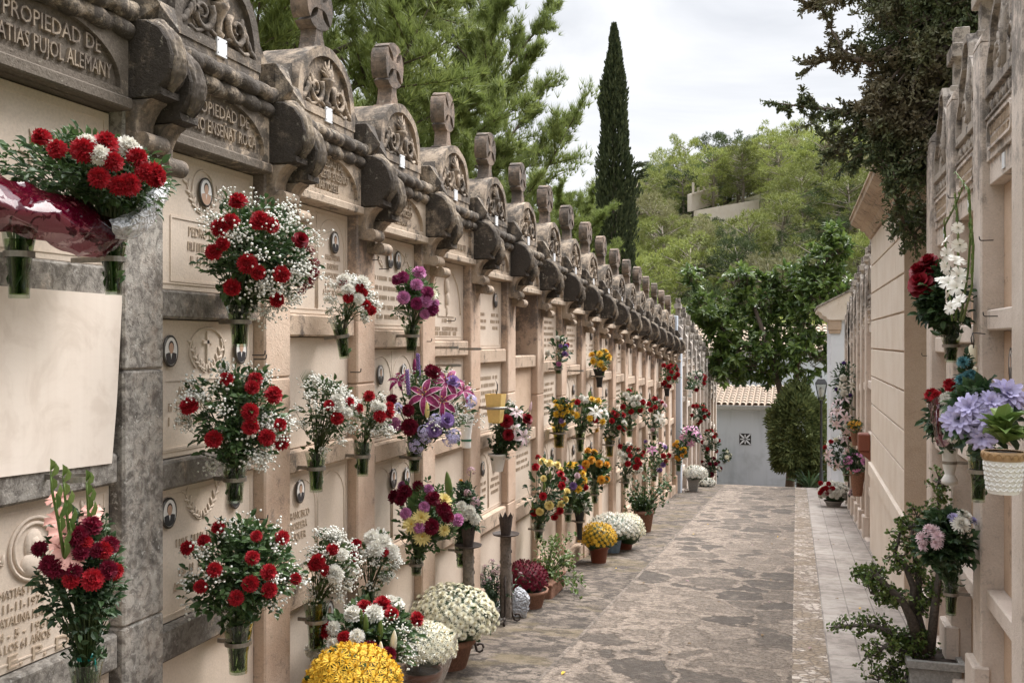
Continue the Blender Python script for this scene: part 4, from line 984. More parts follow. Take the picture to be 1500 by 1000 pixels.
# ------------------------------------------------------------------ trees
def rdir(rr, up=0.0):
    while True:
        v = Vector((rr.uniform(-1,1), rr.uniform(-1,1), rr.uniform(-1,1)))
        if .05 < v.length < 1: break
    v.normalize(); v.z += up; return v.normalized()
def tuft(b, p, d, L, w, n, rr, spread=.75):
    """a brush of narrow needles"""
    for _ in range(n):
        q = (d + rdir(rr)*spread).normalized(); s_ = q.cross(rdir(rr)).normalized()*w
        b.v += [tuple(p - s_), tuple(p + s_), tuple(p + q*L*rr.uniform(.7,1.15))]
        k = len(b.v); b.f.append((k-3,k-2,k-1)); b.m.append(0); b.smooth.append(False)
def pine_mesh(seed, h, R0, tufts, L=.15, w=.0045, n=12, low=.15, lop=0, shape=1):
    """Aleppo pine: leaning trunk, long limbs dividing twice, brushes of needles on every twig"""
    rr = random.Random(seed); tb = MB(); cb = MB(); ht = 0
    tr = [Vector((.25*math.sin(t*2.3+seed), .2*math.sin(t*3.1+seed*2), h*.93*t)) for t in [i/8 for i in range(9)]]
    tb.tube(tr, [.16*(1-.85*i/8)*h/8 for i in range(9)], 9)
    nl = 34; per = tufts // nl
    for i in range(nl):
        t = low + (1-low)*(i+rr.random())/nl; a = i*2.4 + rr.uniform(-.4,.4)
        prof = math.sin(math.pi*min(1,(1-t)*.86+.10))**.7 if shape else (1-t)**.7
        Lm = R0*prof*rr.uniform(.75,1.12); k = t*8; j = min(7,int(k)); base = tr[j].lerp(tr[j+1], k-j)
        d = Vector((math.cos(a), math.sin(a), .25+.5*t)).normalized()
        pts = [base + d*Lm*q + Vector((0,0,.22*Lm*q*q)) for q in (0,.25,.5,.75,1)]
        tb.tube(pts, [.045*h/8*(1-t*.6),.035*h/8*(1-t*.6),.026*h/8,.016*h/8,.006], 5)
        nb = 9
        for q in range(nb):
            s_ = .28 + .72*(q+rr.random())/nb; k2 = s_*4; j2 = min(3,int(k2)); bp = pts[j2].lerp(pts[j2+1], k2-j2)
            bd = (d + rdir(rr)*.9 + Vector((0,0,.35))).normalized(); bl = Lm*.40*(1.15-s_*.5)*rr.uniform(.7,1.2)
            tip = bp + bd*bl; tb.tube([bp, bp.lerp(tip,.5)+rdir(rr)*.04, tip], [.012*h/8,.008*h/8,.004], 4)
            for _ in range(max(2, per//nb)):
                f = rr.uniform(.15,1.05); c = bp + bd*bl*f + rdir(rr)*bl*.30*rr.random()
                tuft(cb, c, (bd*.5 + Vector((0,0,.75)) + rdir(rr)*.35).normalized(), L*rr.uniform(.8,1.2), w, n, rr)
    return tb, cb
def tree(name, tb, cb, loc, lab, bark, leaf, group=None, rz=0, cat='tree'):
    root = empty(name, loc, lab, cat, group, rz)
    a = tb if not isinstance(tb, MB) else tb.mesh('trunk', bark); c = cb if not isinstance(cb, MB) else cb.mesh('crown', leaf)
    place('trunk', a, root); place('crown', c, root); return root, a, c
GP = 'tall pines standing behind the left wall'
t1, c1 = pine_mesh(3, 12.5, 3.3, 21000, .21, .0075, 11, .10)
P1 = t1.mesh('trunk', M['bark']); C1 = c1.mesh('crown', M['pine'])
t2, c2 = pine_mesh(8, 10.2, 2.7, 20000, .20, .0075, 11, .08)
P2 = t2.mesh('trunk', M['bark']); C2 = c2.mesh('crown', M['pine'])
def wp(u, y, x): return x
def pine_at(u, x, lab, P, C, rz, sc=1, dz=0):
    t = 1524*abs(x)/(U0-u); y = t + x*.298
    r = empty('pine_tree', (x, y, groundz(x, y)+dz), lab, 'pine', GP, rz); r.scale = (sc,)*3; place('trunk', P, r); place('crown', C, r); return r
pine_at(470, -6.6, 'massive dense pine whose crown leaves the top of the view behind the left crosses', P1, C1, .3, 1.0)
pine_at(715, -6.4, 'feathery upright pine against the sky, left of the slim cypress', P2, C2, 1.1, 1.09, -.1).scale = (.80,.80,1.09)
pine_at(812, -6.0, 'low loose pine between the feathery pine and the slim cypress', P2, C2, 3.9, .68)
pine_at(850, -7.0, 'thin pale pine squeezed in just left of the slim cypress', P2, C2, 1.9, .76).scale = (.72,.72,.92)
pine_at(585, -9.5, 'darker pine filling the gap behind the two tallest pines', P1, C1, 2.2, .98)
pine_at(330, -8.0, 'pine crown half hidden behind the nearest pediment', P1, C1, 4.1, 1.0)
pine_at(770, -10.5, 'small far pine seen low between the stone crosses', P2, C2, 5.0, .82)
pine_at(640, -5.2, 'short bushy pine close behind the middle crosses', P2, C2, 2.7, .62)

def cypress_mesh(seed, h, r, n, sz=.05):
    rr = random.Random(seed); b = MB(); tb = MB(); tb.tube([(0,0,0),(0,0,h*.5),(0,0,h*.9)], [.13,.09,.02], 8)
    for _ in range(n):
        t = rr.random()**.85; z = h*(.04+.96*t); a = rr.uniform(0,2*math.pi)
        pr = r*min(1, (1-t)*2.6)**.62*(.80+.38*noise.noise((math.cos(a)*1.3+seed, math.sin(a)*1.3, z*.75)) + .24*noise.noise((math.cos(a)*4, math.sin(a)*4, z*2.5)))
        if t > .95: pr = min(pr, .01+.16*(1-t)/.05)
        rad = pr*(rr.random()**.25)*rr.uniform(.9,1.08); p = Vector((rad*math.cos(a), rad*math.sin(a), z))
        d = Vector((math.cos(a)*.45, math.sin(a)*.45, 1)).normalized(); s_ = d.cross(rdir(rr)).normalized()
        L = sz*rr.uniform(1.4,3.2); w = sz*rr.uniform(.35,.7)
        b.add([p-s_*w*.4, p+s_*w*.4, p+d*L*.55+s_*w, p+d*L, p+d*L*.55-s_*w], [(0,1,2,3,4)])
    for k in range(4):                       # a couple of stray sprays
        a = rr.uniform(-.6,.6); z = h*.66+.12*k; q = Vector((math.cos(a), math.sin(a), .3)).normalized()
        for _ in range(60):
            p = q*r*(.9+.55*rr.random()) + Vector((0,0,z)) + rdir(rr)*.05; d = (q+rdir(rr)*.5).normalized(); s_ = d.cross(rdir(rr)).normalized()*.025
            b.add([p-s_, p+s_, p+d*.12], [(0,1,2)])
    return tb, b
tb, cb = cypress_mesh(5, 13.3, .66, 27000, .055)
x, y = -5.0, 27.0
tree('cypress_tree', tb, cb, (x, y, groundz(x,y)-.2), 'tall slim dark cypress rising alone against the sky', M['bark'], M['cypress'])

# the big dark conifer leaning over the near right wall
def conifer_over_wall():
    rr = random.Random(11); tb = MB(); cb = MB(); O = Vector((1.75, 8.45, gz(8.4)))
    tb.tube([(0,0,0),(-.05,0,2.5),(-.15,.1,4.5),(-.2,.1,7.0)], [.24,.19,.13,.03], 9)
    def spray(p, d, L, n, dens=1.0):
        """scale-leaved spray: short stubby branchlets round a twig"""
        tb.tube([p, p+d*L*.5+rdir(rr)*.02, p+d*L], [.008,.006,.002], 4)
        for _ in range(int(n*dens)):
            c = p + d*L*rr.uniform(.1,1.05) + rdir(rr)*L*.24*rr.random(); q = (d*.6+rdir(rr)).normalized(); s_ = q.cross(rdir(rr)).normalized()
            l = rr.uniform(.018,.046); w = l*.17
            cb.add([c-s_*w, c+s_*w, c+q*l*.7+s_*w*1.2, c+q*l, c+q*l*.7-s_*w*1.2], [(0,1,2,3,4)])
    def limb(pts, r, twigs, L, n=46):
        pts = [Vector(p) for p in pts]; m = len(pts)-1; tb.tube(pts, [r*(1-.8*i/m) for i in range(m+1)], 6)
        for k in range(twigs):
            t = .18+.82*(k+rr.random())/twigs; q = t*m; j = min(m-1,int(q)); p = pts[j].lerp(pts[j+1], q-j); d = (pts[j+1]-pts[j]).normalized()
            spray(p, (d*.5+rdir(rr)*.9+Vector((0,0,.12))).normalized(), L*rr.uniform(.6,1.2), n)
    W_ = lambda u, v, y: on_y(u, v, y) - O
    # main mass, hanging columns of foliage
    for k in range(150):
        u = rr.uniform(1292,1470); v = rr.uniform(-200,330); y = rr.uniform(7.95,8.75)
        if v > 235 and not 1322 < u < 1365: continue
        e = W_(u, v, y); s0 = Vector((-.12, .1, min(6.5, max(2.2, e.z - rr.uniform(-.2,.5)))))
        limb([s0, s0.lerp(e,.5)+Vector((0,0,.16)), e, e+Vector((rr.uniform(-.1,.05),rr.uniform(-.05,.05),-.12))], .035, 16, .27, 82)
    # brown, half dead hanging part on the left edge
    for k in range(20):
        v = rr.uniform(110,250); e = W_(rr.uniform(1280,1325), v, rr.uniform(7.95,8.2)); s0 = e + Vector((.35,.1,.45))
        limb([s0, s0.lerp(e,.5), e, e-Vector((0,0,.2))], .018, 11, .19, 80)
    # long side branches against the sky
    for pts, tw in (([(1330,60),(1275,95),(1235,75),(1205,20)],16), ([(1330,60),(1260,88),(1222,84),(1192,96)],14), ([(1320,150),(1262,165),(1208,160),(1142,152)],22), ([(1320,175),(1265,190),(1225,215),(1185,150+25)],13),
                    ([(1320,120),(1280,140),(1250,200),(1215,230)],14), ([(1330,10),(1280,0),(1240,-20),(1195,-25)],16), ([(1310,-30),(1260,-20),(1215,5),(1186,8)],14), ([(1330,190),(1290,205),(1262,225),(1240,240)],12), ([(1340,250),(1312,290),(1325,330),(1342,352)],12)):
        y = rr.uniform(8.0,8.5); limb([W_(u,v,y+.1*i) for i,(u,v) in enumerate(pts)], .028, int(tw*1.3), .15, 84)
    return tree('conifer_tree', tb, cb, O, 'big dark brownish conifer leaning over the near right wall', M['bark'], M['juniper'])
conifer_over_wall()

# broad-leaved tree over the outbuilding
def leaf_pts(L, w, fold=.25, droop=.2):
    return [(0,0,0),(w*.5,L*.35,fold*w),(w*.42,L*.72,fold*w-droop*L*.3),(0,L,-droop*L),(-w*.42,L*.72,fold*w-droop*L*.3),(-w*.5,L*.35,fold*w),(0,L*.4,0),(0,L*.75,-droop*L*.35)]
LEAF_F = [(0,1,6),(1,2,7,6),(2,3,7),(0,6,5),(6,7,4,5),(7,3,4)]
def leaf(b, p, d, nrm, L, w, mi=0, fold=.25, droop=.2):
    d = Vector(d).normalized(); x = d.cross(Vector(nrm))
    if x.length < 1e-4: x = d.cross(Vector((.3,.5,.8)))
    x.normalize(); z = x.cross(d)
    b.add([Vector(p) + x*a + d*c + z*e for a, c, e in leaf_pts(L, w, fold, droop)], LEAF_F, mi)
def rosette_tree(name, O, clumps, n, L, w, lab, leafm, trunk, seed):
    rr = random.Random(seed); tb = MB(); cb = MB(); O = Vector(O)
    for pts, r in trunk: tb.tube([Vector(p)-O for p in pts], [r*(1-.6*i/(len(pts)-1)) for i in range(len(pts))], 7)
    for (c, R0, k) in clumps:
        c = Vector(c) - O
        for _ in range(int(k)):
            d = rdir(rr,.1); p = c + Vector((d.x*R0[0], d.y*R0[1], d.z*R0[2]))*rr.uniform(.45,1.02)
            ax = (d + Vector((0,0,.5)) + rdir(rr)*.5).normalized(); tb.tube([p-ax*.35, p], [.012,.007], 4)
            for q in range(n):
                a = q*2.4 + rr.random(); s_ = ax.cross(Vector((.2,.3,.9))).normalized(); t_ = ax.cross(s_); o = s_*math.cos(a)+t_*math.sin(a); k2 = rr.uniform(.2,1.1)
                leaf(cb, p - ax*.05*q/n*2, (o*k2*.9 + ax*(.9-.55*k2) - Vector((0,0,.18))).normalized(), ax, L*rr.uniform(.7,1.15), w*rr.uniform(.8,1.1))
    return tree(name, tb, cb, O, lab, M['bark'], leafm)
YF = 27.5
cl = []
for u, v, ru, rv, k in ((1035,452,26,28,14),(1015,408,16,16,8),(1060,480,40,40,26),(1110,440,45,38,34),(1160,420,42,40,34),(1205,385,32,30,20),(1222,350,16,22,10),(1095,520,50,38,32),(1150,490,50,45,38),(1195,450,38,45,30),(1068,540,34,26,18),(1125,534,40,28,20),(1085,410,30,22,14),(1180,520,36,40,22),(1055,532,24,28,12),(1232,430,28,40,16),(1230,362,14,16,5)):
    p = on_y(u, v, YF + rnd.uniform(-.6,.6)); s_ = depth(p)/F; cl.append((p, (ru*s_, .55, rv*s_), k*2.1))
tg = on_y(1150, 600, YF); base = Vector((tg.x+.1, YF, gz(YF)))
rosette_tree('broadleaf_tree', base, cl, 9, .27, .105, 'glossy broad-leaved tree spreading over the outbuilding roof', M['ficus'],
    [([base, base+Vector((.1,0,1.6)), on_y(1130,520,YF), on_y(1105,450,YF)], .13), ([base+Vector((.1,0,1.6)), on_y(1170,500,YF), on_y(1190,420,YF), on_y(1215,370,YF)], .09), ([on_y(1130,520,YF), on_y(1070,500,YF), on_y(1025,430,YF)], .05)], 21)
# rounded bush by the lamp
def bush(name, c, rad, n, lab, seed):
    rr = random.Random(seed); b = MB(); tb = MB(); c = Vector(c); O = Vector((c.x, c.y, gz(c.y)))
    tb.tube([(0,0,0),(.05,0,(c.z-O.z)*.6),c-O], [.09,.07,.03], 6)
    for _ in range(n):
        d = rdir(rr); nn = 1+.42*noise.noise(d*2.0+Vector((seed,0,0)))+.24*noise.noise(d*5)
        p = c - O + Vector((d.x*rad[0], d.y*rad[1], d.z*rad[2]))*nn*rr.uniform(.80,1.0); q = (d+rdir(rr)*.8+Vector((0,0,.2))).normalized(); s_ = q.cross(rdir(rr)).normalized(); L = rr.uniform(.08,.19)
        b.add([p-s_*.012, p+s_*.012, p+q*L*.6+s_*.02, p+q*L, p+q*L*.6-s_*.02], [(0,1,2,3,4)])
    for _ in range(n//2):
        dd = rdir(rr); p = c - O + Vector((.45,0,-.95)) + Vector((dd.x*.42, dd.y*.5, dd.z*.85))*(1+.3*noise.noise(dd*2.4))*rr.uniform(.8,1.0); q = (dd+rdir(rr)*.8+Vector((0,0,.2))).normalized(); s_ = q.cross(rdir(rr)).normalized(); L = rr.uniform(.06,.13)
        b.add([p-s_*.012, p+s_*.012, p+q*L*.6+s_*.02, p+q*L, p+q*L*.6-s_*.02], [(0,1,2,3,4)])
    return tree(name, tb, b, O, lab, M['bark'], M['bush'], cat='bush')
p = on_y(1170, 634, 26.6); s_ = depth(p)/F
bush('clipped_bush', p, (37*s_, .7, 66*s_), 20000, 'rounded grey-green bush hanging behind the lantern', 4)
# spiky plant at the foot of the lamp
b = MB(); q = on_y(1186, 712, 25.5)
for k in range(34):
    a = rnd.uniform(0,6.28); d = Vector((math.cos(a)*.8, math.sin(a)*.8, rnd.uniform(.4,1.6))).normalized(); leaf(b, (0,0,0), d, (0,0,1), rnd.uniform(.4,.8), .05, droop=.25)
r = empty('spiky_plant', (q.x, 25.5, gz(25.5)), 'dark spiky plant at the foot of the lamp post', 'plant'); b.build('leaves', M['dleaf'], r, (0,0,.12)); b = MB(); b.lathe([(.05,-.1),(.07,.05),(.04,.14)], 8); b.build('stem', M['bark'], r)

# pines on the hill
HP = []
for s_ in range(5):
    rr = random.Random(50+s_); tb = MB(); cb = MB(); h = 5.4; tb.tube([(0,0,-.5),(.15,0,1.6),(.1,.1,3.2),(0,0,h*.9)], [.13,.10,.07,.02], 6)
    for i in range(46):
        t = rr.uniform(.18,1.0); a = i*2.4; Rr = 1.85*math.sin(math.pi*min(1,(1.04-t)*.80+.16))**.7*rr.uniform(.5,1.1); c = Vector((Rr*math.cos(a), Rr*math.sin(a), h*t))
        tb.tube([(0,0,h*t*.85), c], [.03,.01], 4)
        for _ in range(44):
            d = rdir(rr,.25); p = c + Vector((d.x*.44,d.y*.44,d.z*.32))*rr.random()**.4; tuft(cb, p, (d+Vector((0,0,.7))).normalized(), rr.uniform(.20,.34), .020, 4, rr, .7)
    HP.append((tb.mesh('trunk', M['pbark']), cb))
HC = [[HP[k][1].mesh('crown', M[m]) for k in range(5)] for m in ('hpine','hpine2','hpine3')]
rr = random.Random(77); n_ = 0; HL = ['bright green pine growing on the hillside beyond the cemetery','greyish olive pine growing on the hillside beyond the cemetery','dark green pine growing on the hillside beyond the cemetery']
yy = 41.0
while yy < 98:
    x = -26 + rr.uniform(0,1.5)
    while x < 16:
        px = x + rr.uniform(-.6,.6); py = yy + rr.uniform(-.7,.7); pz = groundz(px, py); P_ = Vector((px,py,pz)); D = depth(P_); u = 750 + F*(P_-CAM).dot(RT)/D
        sc_ = rr.uniform(.60,1.12); vt = 500 - F*(pz+5.6*sc_-1.79)/D
        if 990 < u < 1118 and py < 76.5 and vt < 310:
            sc_ *= max(.28, (500-322-(500-F*(pz-1.79)/D-500)*-1)/max(1,(500-vt)-(F*(pz-1.79)/D))) if False else max(.25, ((500-313)*D/F+1.79-pz)/5.6/sc_) if ((500-313)*D/F+1.79-pz) > 0 else .0
        if 860 < u < 1320 and sc_ > .2:
            k = rr.randrange(5); m = rr.choices((0,1,2),(6,2,2.5))[0]
            r = empty('pine_tree', (px,py,pz-.1), HL[m], 'pine', 'pines on the hillside, %s' % ('bright','olive','dark')[m], rr.uniform(0,6.28)); r.scale = (sc_*rr.uniform(.9,1.15), sc_, sc_*rr.uniform(.9,1.1))
            place('trunk', HP[k][0], r); place('crown', HC[m][k], r); n_ += 1
        x += rr.uniform(2.2,3.3)
    yy += 2.8
print('hill pines', n_)
# tall bare-stemmed pines on the crest
for u, vb, vt, y in ((972,270,222,88),(1004,262,200,86),(1040,255,198,90),(1066,250,190,90),(1098,250,200,90),(1130,240,180,92),(1165,240,178,94),(1190,250,190,94),(1215,260,200,94)):
    b0 = on_y(u, vb, y); hh = (vb-vt)*depth(b0)/F; k = rr.randrange(5); sc_ = hh/5.4*1.05
    r = empty('pine_tree', (b0.x,y,min(b0.z, groundz(b0.x,y)+1)), HL[2], 'pine', 'pines on the hillside, dark', rr.uniform(0,6)); sc_ = (on_y(u,vt,y).z - r.location.z)/5.6
    r.scale = (sc_*.8,sc_*.8,sc_); place('trunk', HP[k][0], r); place('crown', HC[2 if rr.random()<.6 else 0][k], r)
M['dryleaf'] = leafmat('dry_leaves', (.10,.055,.02), (.25,.15,.05))
# ------------------------------------------------------------------ flowers
def petal_patch(b, base_r, L, w, tilt, az, curl=.0, mi=0, ruff=0, nseg=3, z0=0, rr=rnd, edge_mi=None, point=0.0, cup=.15):
    """one petal as a small grid: starts near the axis, leaves it at angle tilt, curls, may be frilled"""
    ca, sa = math.cos(az), math.sin(az); v = []; nw = 4 if ruff or edge_mi is not None else 2
    for i in range(nseg+1):
        t = i/nseg; a = tilt - curl*t; r = base_r + L*t*math.cos(a); z = z0 + L*t*math.sin(a)
        ww = w*(math.sin(math.pi*(.14+.72*t)) if not ruff else (.35+.65*t)); 
        if point: ww = w*math.sin(math.pi*min(1,.12+.86*t))**.8
        for j in range(nw+1):
            s_ = (-1+2*j/nw) if edge_mi is None else (-1,-.80,0,.80,1)[j]; rj = r; zj = z + cup*ww*s_*s_
            if ruff and i == nseg: rj += ruff*L*((-1)**j)*.5 + rr.uniform(-.3,.3)*ruff*L; zj += rr.uniform(-1,1)*ruff*L
            v.append((rj*ca - s_*ww*sa, rj*sa + s_*ww*ca, zj))
    n = nw+1
    for i in range(nseg):
        for j in range(nw):
            m = mi if edge_mi is None or 0 < j < nw-1 else edge_mi
            b.add([v[i*n+j], v[i*n+j+1], v[(i+1)*n+j+1], v[(i+1)*n+j]], [(0,1,2,3)], m, True) if edge_mi is not None else None
    if edge_mi is None: b.add(v, [(i*n+j, i*n+j+1, (i+1)*n+j+1, (i+1)*n+j) for i in range(nseg) for j in range(nw)], mi, True)
def f_carnation():
    b = MB(); rr = random.Random(1)
    for k, (n, tilt, L, w, z) in enumerate(((9,.22,.95,.36,.0),(9,.55,.95,.36,.02),(9,.82,.92,.34,.05),(8,1.08,.88,.30,.08),(6,1.32,.82,.26,.10))):
        for i in range(n): petal_patch(b, .03, L, w, tilt+rr.uniform(-.12,.12), 2*math.pi*i/n+k*.4+rr.uniform(-.15,.15), .30-.06*k, 0, .20, 2, z, rr)
    q = MB(); q.ell((0,0,.50),.44,.44,.22,14,8); q.v = [tuple(Vector(p)+.13*noise.noise_vector(Vector(p)*6)) for p in q.v]; q.smooth = [False]*len(q.f); b.merge(q)
    b.lathe([(.06,-.75),(.20,-.6),(.22,-.2),(.30,.02)], 8, mi=1); return b
def f_rose():
    b = MB(); rr = random.Random(2)
    for k, (n, tilt, L, w, br, curl) in enumerate(((5,.55,.85,.62,.12,.65),(5,.95,.85,.58,.10,.55),(5,1.2,.85,.48,.08,.35),(4,1.38,.82,.36,.05,.15),(3,1.5,.78,.22,.02,-.1))):
        for i in range(n): petal_patch(b, br, L, w, tilt+rr.uniform(-.08,.08), 2*math.pi*i/n+k*.7, curl, 0, 0, 4, -.25+.06*k, rr, cup=.22)
    b.lathe([(.05,-.6),(.18,-.45),(.16,-.2)], 8, mi=1); return b
def f_mum(layers=4, n=17, w=.11, ball=False):
    b = MB(); rr = random.Random(3)
    for k in range(layers):
        t = k/max(1,layers-1)
        for i in range(n): petal_patch(b, .05, .98-.42*t, w, .08+1.15*t+rr.uniform(-.15,.15), 2*math.pi*(i+.5*k)/n+rr.uniform(-.1,.1), .2-.5*t*(1 if ball else .2), 0, 0, 2, .03*k, rr)
    b.ell((0,0,.12),.16,.16,.10,8,4,1); b.lathe([(.05,-.4),(.10,-.1),(.25,.02)], 6, mi=2); return b
def f_pom():
    b = MB(); rr = random.Random(4)
    for k in range(3):
        for i in range(11): petal_patch(b, .05, .98-.25*k, .17, .1+.5*k+rr.uniform(-.15,.15), 2*math.pi*(i+.5*k)/11, .3-.5*(k==2), 0, 0, 1, .05*k, rr)
    b.ell((0,0,.16),.15,.15,.12,8,4,1); return b
def f_lily():
    b = MB(); rr = random.Random(5)
    for i in range(6): petal_patch(b, .04, 1.15, .25 if i%2 else .20, .62+rr.uniform(-.1,.1), math.pi*i/3+rr.uniform(-.1,.1), .85, 0, 0, 5, -.2-.02*(i%2), rr, edge_mi=1, point=1, cup=.28)
    for i in range(6):
        a = math.pi*i/3+.4; b.tube([(0,0,-.1),(.12*math.cos(a),.12*math.sin(a),.25),(.24*math.cos(a),.24*math.sin(a),.48)], .012, 4, 2); b.ell((.25*math.cos(a),.25*math.sin(a),.5),.06,.025,.025,5,4,3)
    return b
def f_trumpet():
    b = MB(); rr = random.Random(6)
    for i in range(6): petal_patch(b, .05, 1.0, .42, 1.0+rr.uniform(-.1,.1), math.pi*i/3, .75, 0, .06, 4, -.35, rr, cup=.2)
    b.lathe([(.05,-.8),(.12,-.3)], 6, mi=1); return b
def f_bud():
    b = MB(); b.lathe([(.03,-1),(.20,-.7),(.27,-.2),(.22,.4),(.10,.85),(.01,1)], 8, mi=0); b.tube([(0,0,-1.8),(0,0,-.9)], .05, 5, 1); return b
def f_spike():
    b = MB(); rr = random.Random(8); b.tube([(0,0,-1),(0,0,1)], .03, 5, 1)
    for k in range(90):
        z = -.7+1.7*k/90; a = k*2.4; q = Vector((math.cos(a),math.sin(a),.5)); b.ell(q*.10+Vector((0,0,z)), .05,.05,.07,5,4,0)
    return b
def f_cluster():
    b = MB(); rr = random.Random(9)
    for k in range(46):
        d = rdir(rr,.45); c = d*.8; 
        for q in range(4):
            a = q*math.pi/2+rr.random(); x = d.cross(Vector((.3,.4,.85))).normalized(); y = d.cross(x); o = x*math.cos(a)+y*math.sin(a); p = x*-math.sin(a)+y*math.cos(a)
            b.add([c, c+o*.13+p*.09, c+o*.22+d*.03, c+o*.13-p*.09], [(0,1,2,3)], 0)
    b.lathe([(.05,-.9),(.1,0)], 5, mi=1); return b
def f_dahlia():
    b = MB(); rr = random.Random(10)
    for k, (n, tilt, L) in enumerate(((11,-.25,1.0),(11,.10,1.0),(10,.42,.92),(9,.8,.78),(7,1.15,.6))):
        for i in range(n): petal_patch(b, .04, L*rr.uniform(.9,1.08), .165, tilt+rr.uniform(-.12,.12), 2*math.pi*(i+.5*k)/n, .35, 0, 0, 4, .02*k, rr, point=0, cup=.4)
    b.lathe([(.05,-.5),(.1,-.1)], 6, mi=1); return b
FB = {'carn':(f_carnation,['C','stem']),'rose':(f_rose,['C','stem']),'mum':(f_mum,['C','X','stem']),'ballmum':(lambda: f_mum(6,18,.13,True),['C','C','stem']),'pom':(f_pom,['C','X']),'lily':(f_lily,['C','E','lleaf','orange']),
      'trumpet':(f_trumpet,['C','lleaf']),'bud':(f_bud,['C','stem']),'spike':(f_spike,['C','stem']),'cluster':(f_cluster,['C','stem']),'dahlia':(f_dahlia,['C','stem'])}
FN = {'carn':'carnation','rose':'rose','mum':'chrysanthemum','ballmum':'chrysanthemum','pom':'bloom','lily':'lily','trumpet':'gladiolus_floret','bud':'flower_bud','spike':'flower_spike','cluster':'flower_cluster','dahlia':'dahlia'}
FC = {}
def fmesh(kind, col):
    if (kind,col) not in FC:
        f, mats = FB[kind]; cen = {'white':'pyellow','pyellow':'yellow','cream_p':'yellow','yellow':'yellow'}.get(col, col)
        ed = {'white':'white','magenta':'palepink','pink':'white','palepink':'white'}.get(col, col)
        key = ('shape',kind)
        if key not in FC: FC[key] = f()
        FC[kind,col] = FC[key].mesh(FN[kind], [M[{'C':col,'X':cen,'E':ed}.get(m, m)] for m in mats])
    return FC[kind,col]
PUFF = MB(); PUFF.ell((0,0,0),1,1,.85,5,3)

